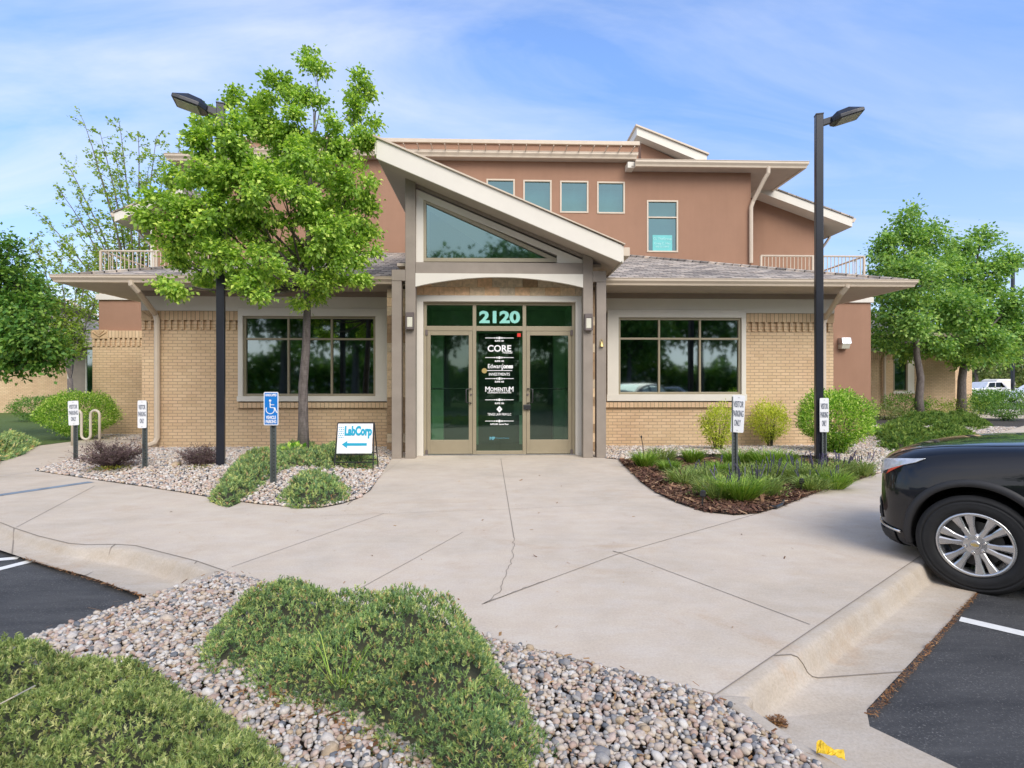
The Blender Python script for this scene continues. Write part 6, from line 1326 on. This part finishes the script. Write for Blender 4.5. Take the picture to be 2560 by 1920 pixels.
# grille
m = MB()
for i in range(7): m.box(.69, -.42, .44+i*.055, .71, .42, .46+i*.055)
cb(m, 'grille', 'black_metal'); m = MB(); m.tube([(.70, -.46, .82), (.715, 0, .83), (.70, .46, .82)], .012, 6); cb(m, 'chrome_bar', 'chrome')
m = MB(); m.box(.715, -.16, .46, .73, .16, .60); cb(m, 'number_plate', 'sign_white')
# cabin
CS = [(-.72, [(0, 1.12), (.84, 1.12), (.86, 1.15), (.84, 1.17), (.80, 1.19), (.45, 1.20), (0, 1.20)]),
      (-1.1, [(0, 1.12), (.88, 1.12), (.885, 1.18), (.84, 1.33), (.77, 1.39), (.45, 1.415), (0, 1.42)]),
      (-1.6, [(0, 1.12), (.90, 1.12), (.90, 1.2), (.82, 1.52), (.73, 1.62), (.45, 1.65), (0, 1.66)]),
      (-2.2, [(0, 1.12), (.90, 1.12), (.90, 1.2), (.80, 1.6), (.70, 1.72), (.4, 1.75), (0, 1.76)]),
      (-3.2, [(0, 1.12), (.90, 1.12), (.90, 1.2), (.80, 1.58), (.70, 1.71), (.4, 1.735), (0, 1.74)]),
      (-3.85, [(0, 1.12), (.85, 1.12), (.85, 1.2), (.76, 1.5), (.66, 1.64), (.4, 1.66), (0, 1.67)]),
      (-4.05, [(0, 1.12), (.78, 1.12), (.78, 1.17), (.72, 1.3), (.62, 1.4), (.4, 1.42), (0, 1.42)])]
cabin = loft(CS, 'roof', 'car_black', car, 2); bake(cabin)
tree_b = BVHTree.FromObject(cabin, bpy.context.evaluated_depsgraph_get())
for sg in (1, -1):
    for q in ([(-1.5, 1.46), (-2.02, 1.56), (-2.02, 1.2), (-1.12, 1.2)], [(-2.10, 1.57), (-2.88, 1.57), (-2.88, 1.2), (-2.10, 1.2)], [(-2.96, 1.56), (-3.55, 1.50), (-3.72, 1.22), (-2.96, 1.2)]): patch(q, 'side_window', 'car_glass', None, sg, 8, 6, .006)
vs = []
for i in range(13):
    for j in range(9):
        s, t_ = i/12*2-1, j/8; x_ = -.82-.82*t_; y_ = s*(.74-.12*t_); h_ = tree_b.ray_cast(T @ Vector((x_, y_, 4)), Vector((0, 0, -1))); vs.append(tuple((Ti @ h_[0])+Vector((.004, 0, .006))) if h_[0] is not None else (x_, y_, 1.2))
m = MB(); m.add(vs, [(i*9+j, (i+1)*9+j, (i+1)*9+j+1, i*9+j+1) for i in range(12) for j in range(8)]); cb(m, 'windscreen', 'car_glass', None, smooth=True)
m = MB(); m.box(-.80, -.78, 1.17, -.70, .78, 1.205); cb(m, 'cowl_panel', 'arch_plastic', bevel=.01)
for y0_ in (.55, -.1): m = MB(); m.tube([(-.76, y0_, 1.215), (-.9, y0_-.3, 1.275), (-.93, y0_-.55, 1.29)], .008, 5); cb(m, 'wiper', 'black_metal')
# wheels
def wheel(x_, sg):
    yo = sg*(HWID-.005); A = lambda q: q*sg
    m = MB(); c = (x_, 0, WR_); prof = [(.245, -.235), (.30, -.25), (.355, -.24), (.378, -.215), (WR_, -.17), (WR_, -.06), (.378, -.015), (.350, .005), (.338, .008), (.335, .003), (.330, .003), (.327, .010), (.315, .011), (.30, .0085), (.296, .010), (.262, .004), (.243, -.012), (.235, -.03)]
    m.lathe([(r_, yo*1+A(h_)) if True else 0 for r_, h_ in prof], 64, c, (0, 1, 0)); ty = cb(m, 'tyre', 'tyre_rubber', None, smooth=True)
    m = MB(); m.lathe([(r_, yo+A(h_)) for r_, h_ in ((.246, -.012), (.244, -.002), (.226, .0), (.218, -.012), (.214, -.05), (.205, -.20), (.235, -.225))], 64, c, (0, 1, 0)); rim = cb(m, 'rim', 'rim_alloy', ty, smooth=True)
    m = MB(); n_ = 6
    for k in range(n_):
        for dd in (-1, 1):
            a = 2*PI*k/n_+R(10); b_ = a+dd*R(11.5); ai = a+dd*R(11)
            p0 = Vector((math.cos(ai)*.055, 0, math.sin(ai)*.055)); p1 = Vector((math.cos(b_)*.222, 0, math.sin(b_)*.222)); d_ = (p1-p0).normalized(); n__ = Vector((-d_.z, 0, d_.x))
            w0_, w1_ = .022, .033; vs = []
            for p, w_, yf, yb in ((p0, w0_, -.022, -.06), (p0.lerp(p1, .5), .018, -.014, -.055), (p1, w1_, -.006, -.05)):
                for s_, yy in ((-1, yb), (-1, yf-.006), (-.6, yf), (.6, yf), (1, yf-.006), (1, yb)): q = p+n__*w_*s_; vs.append((x_+q.x, yo+A(yy), WR_+q.z))
            m.add(vs, [(i*6+j, i*6+(j+1) % 6, (i+1)*6+(j+1) % 6, (i+1)*6+j) for i in range(2) for j in range(6)])
    m.lathe([(r_, yo+A(h_)) for r_, h_ in ((.088, -.07), (.085, -.028), (.072, -.02), (.04, -.018), (0, -.018))], 36, c, (0, 1, 0)); cb(m, 'spokes', 'rim_alloy', ty, smooth=False)
    m = MB(); m.lathe([(0, yo+A(-.075)), (.17, yo+A(-.08)), (.17, yo+A(-.1)), (0, yo+A(-.1))], 32, c, (0, 1, 0)); m.box(x_+.08, yo-A(.13), WR_+.02, x_+.19, yo-A(.06), WR_+.15); cb(m, 'brake_disc', 'brake_iron', ty)
    m = MB()
    for k in range(6):
        a = 2*PI*k/6+R(40); m.lathe([(.0125, yo-A(.03)), (.0125, yo-A(.003)), (.008, yo+A(.003)), (0, yo+A(.003))], 6, (x_+math.cos(a)*.062, 0, WR_+math.sin(a)*.062), (0, 1, 0))
    cb(m, 'lug_nuts', 'chrome', ty); m = MB(); m.lathe([(.033, yo-A(.018)), (.033, yo-A(.008)), (.028, yo-A(.004)), (0, yo-A(.004))], 24, c, (0, 1, 0)); hc = cb(m, 'hub_cap', 'rim_alloy', ty)
    m = MB(); m.prism([(x_-.024, WR_-.008), (x_-.008, WR_-.008), (x_-.008, WR_-.012), (x_+.008, WR_-.012), (x_+.008, WR_-.008), (x_+.024, WR_-.004), (x_+.024, WR_+.008), (x_+.008, WR_+.008), (x_+.008, WR_+.012), (x_-.008, WR_+.012), (x_-.008, WR_+.008), (x_-.024, WR_+.004)], yo-A(.004), yo-A(.001), 'y'); cb(m, 'emblem', 'gold', ty)
    m = MB(); m.lathe([(.44, 0)], 3, (x_, yo-A(.03), WR_+.02), (0, 1, 0)); m = MB(); nL = 24; vs = []
    for i in range(nL+1):
        a = R(-8)+R(196)*i/nL
        for (r_, h_) in ((.413, .0), (.413, .36), (0, .37)): vs.append((x_+math.cos(a)*r_, yo-A(.06)-A(h_), WR_+.03+math.sin(a)*r_))
    m.add(vs, [(i*3+j, i*3+3+j, i*3+4+j, i*3+1+j) for i in range(nL) for j in (0, 1)]); cb(m, 'wheel_arch_liner', 'hole_black')
for x_ in (0, -3.07):
    for sg in (1, -1): wheel(x_, sg)

# ------------------------------------------------------------ far cars and far trees
def farcar(label, px, Y, z, kind, mt, rz=0, base=None, L_=4.6, group='cars on the far street'):
    x_ = X(px, Y); t = thing('parked_car', label, 'car', (x_, Y, z), rz, group); Tm = Matrix.Translation((x_, Y, z)) @ Matrix.Rotation(rz, 4, 'Z')
    def f_(mb, nm, m_, par=t, **k): mb.v = [tuple(Tm @ Vector(v)) for v in mb.v]; return mb.build(nm, m_, par, **k)
    a = L_/2; m = MB()
    if kind == 'truck':
        prof = [(-a, .5), (-a, 1.1), (-a+.1, 1.22), (-.75, 1.22), (-.7, 1.25), (-.45, 1.82), (.85, 1.86), (1.45, 1.3), (a-.25, 1.2), (a, 1.0), (a, .5)]
    else: prof = [(-a, .4), (-a, .95), (-a+.3, 1.1), (-a+.9, 1.48), (.3, 1.52), (1.1, 1.05), (a-.2, .85), (a, .6), (a, .35)]
    m.prism(prof, -.9, .9, 'y'); b_ = f_(m, 'body', mt, bevel=.08, seg=3)
    gl = MB()
    for yy in (-.915, .9):
        if kind == 'truck': gl.prism([(-.5, 1.32), (-.35, 1.74), (.18, 1.77), (.18, 1.32)], yy, yy+.015, 'y'); gl.prism([(.26, 1.32), (.26, 1.77), (.8, 1.77), (1.2, 1.32)], yy, yy+.015, 'y')
        else: gl.prism([(-a+.7, 1.05), (-a+1.05, 1.4), (.2, 1.43), (.75, 1.05)], yy, yy+.015, 'y')
    f_(gl, 'side_window', 'car_glass')
    for wx_ in (-a+.95, a-.95):
        for yy in (-.93, .71): w_ = MB(); w_.lathe([(.0, 0), (.22, 0), (.23, .01), (.38, .01), (.38, .22), (0, .22)], 20, (wx_, yy, .38), (0, 1, 0)); f_(w_, 'wheel', 'tyre_rubber')
    return t
farcar('white pickup truck parked on the far street right of the brick annex', 2462, 52, .01, 'truck', 'car_white', 0, L_=5.6)
farcar('white car cut by the right picture edge on the far street', 2590, 46.8, .03, 'car', 'car_white', PI, L_=4.6)
tag(MB().prism([(X(2492, 58), .5), (X(2492, 58), Z(950, 58)), (X(2500, 58), Z(947, 58)), (X(2535, 58), Z(947, 58)), (X(2540, 58), Z(953, 58)), (X(2540, 58), .5)], 58, 60, 'y').build('trailer', 'white_trim', bevel=.15), 'white box trailer behind the pickup truck', 'trailer')
x_, y_ = X(2460, 44), 44; shrub('clipped dark hedge in front of the white pickup', 'hedge', (x_, y_, 0), (1.6, .8, 1.0), 'dark_leaf', 3500, .13, 88, 8, shell=.8, lump=.1, zlow=.9, name='hedge')
def far_tree(label, px, Y, hh, cr, m, seed, group='trees beyond the street', n=7000, size=.3, dx=0):
    x_ = X(px, Y); rn = random.Random(seed); lob = []
    for i in range(9): a = rn.uniform(0, 2*PI); r_ = cr*rn.uniform(.2, .75); lob.append((x_+math.cos(a)*r_, Y+math.sin(a)*r_, hh*rn.uniform(.42, .86), cr*.42, cr*.42, cr*.36))
    lob.append((x_, Y, hh*.9, cr*.35, cr*.35, cr*.3)); return tree(label, (x_, Y, 0), .2+.01*hh, lob, m, n, size, seed, clumps=5, sig=.3, group=group)
far_tree('pale budding tree behind the white pickup', 2440, 66, 6.2, 3.0, 'pale_leaf', 51, n=3500, size=.28)
far_tree('pale green tree right of the far lamp post', 2530, 70, 7.5, 3.6, 'pale_leaf', 52, n=5000)
far_tree('darker tree at the right picture edge beyond the street', 2600, 74, 8.5, 4, 'sparse_leaf', 53, n=5000)
far_tree('bushy tree far behind the brick annex', 2385, 80, 7, 4, 'pale_leaf', 54, n=4500)
far_tree('pale tree beyond the left brick neighbour', 60, 60, 7, 4, 'dark_leaf', 55, n=4500)
# what stands behind the viewer and shows only as reflections in the glass
src = far_tree('dark tree across the lot, mirrored in the window glass', 1280, 40, 10.5, 4.6, 'dark_leaf', 61, 'trees mirrored in the windows', 8000, .36)
src.location = (-3.5, -17, 0)
for i, (x_, y_, s_) in enumerate(((4.5, -20, 1.1), (10.5, -16, .8), (-11, -18, 1.1), (-18, -22, 1.3), (19, -24, 1.25), (1.5, -24, 1.25), (28, -20, 1.2), (-28, -26, 1.4), (13, -31, 1.2))):
    c = copy_tree(src); c.location = (x_, y_, 0); c.scale = (s_, s_, s_); c.rotation_euler = (0, 0, i*1.3); c['label'] = 'dark tree across the lot, mirrored in the window glass'
hl = MB(); N_ = 60; rn = random.Random(8)
for i in range(N_+1):
    a = PI*(1.0+i/N_); r_ = 420; hh_ = 17+10*noise.noise(Vector((i*.23, 2, 0)))+10*noise.noise(Vector((i*.9, 5, 0))); hl.v += [(r_*math.cos(a), r_*math.sin(a), -2), (r_*1.15*math.cos(a), r_*1.15*math.sin(a), hh_), (r_*1.4*math.cos(a), r_*1.4*math.sin(a), -2)]
hl.f = [(i*3+j, i*3+3+j, i*3+4+j, i*3+1+j) for i in range(N_) for j in (0, 1)]; hl.build('hills', 'hill', kind='structure', smooth=True)
farcar('silver car parked behind the viewer, mirrored low in the right window', 1280, 9, -.13, 'car', 'car_silver', .2, group=None).location = (7, -8, -.13)
farcar('white car parked behind the viewer, mirrored low in the right window', 1280, 9, -.13, 'car', 'car_white', -.1, group=None).location = (11.5, -9.5, -.13)
# cover far ground edges with tree line
def treeline(label, px0, px1, Y, hh, m, seed, n=16000, size=.5):
    x0, x1 = X(px0, Y), X(px1, Y); rg = np.random.default_rng(seed); xx = rg.uniform(x0, x1, n); hz = hh*(.7+.3*np.array([noise.noise(Vector((v*.12, seed, 0))) for v in xx]))
    zz_ = hz*rg.uniform(0, 1, n)**.7; yy = Y+rg.uniform(-2, 4, n); C = np.stack([xx, yy, zz_], 1); return addo('tree_line', leaves_mesh('tree_line', C, rg.normal(size=(n, 3)), size, .8), m, kind='stuff')
treeline('', 2300, 2760, 96, 6.5, 'pale_leaf', 3); treeline('', -900, 500, 100, 6.5, 'dark_leaf', 4, 20000, .7)

n = 42000; rg = np.random.default_rng(77); xx = rg.uniform(-75, 75, n); hz = 4.6+4.2*np.array([noise.noise(Vector((v*.16, 9.1, 0))) for v in xx])+1.5*np.array([noise.noise(Vector((v*.7, 2.1, 0))) for v in xx])
C = np.stack([xx, -34+rg.uniform(-2.5, 2.5, n), hz*rg.uniform(0, 1, n)**.75], 1); addo('wood', leaves_mesh('wood', C, rg.normal(size=(n, 3)), .6, .8), 'dark_leaf', kind='stuff')
sheet('lawn', [(-80, -34), (80, -34), (80, -12.5), (-80, -12.5)], -.12, 'lawn')
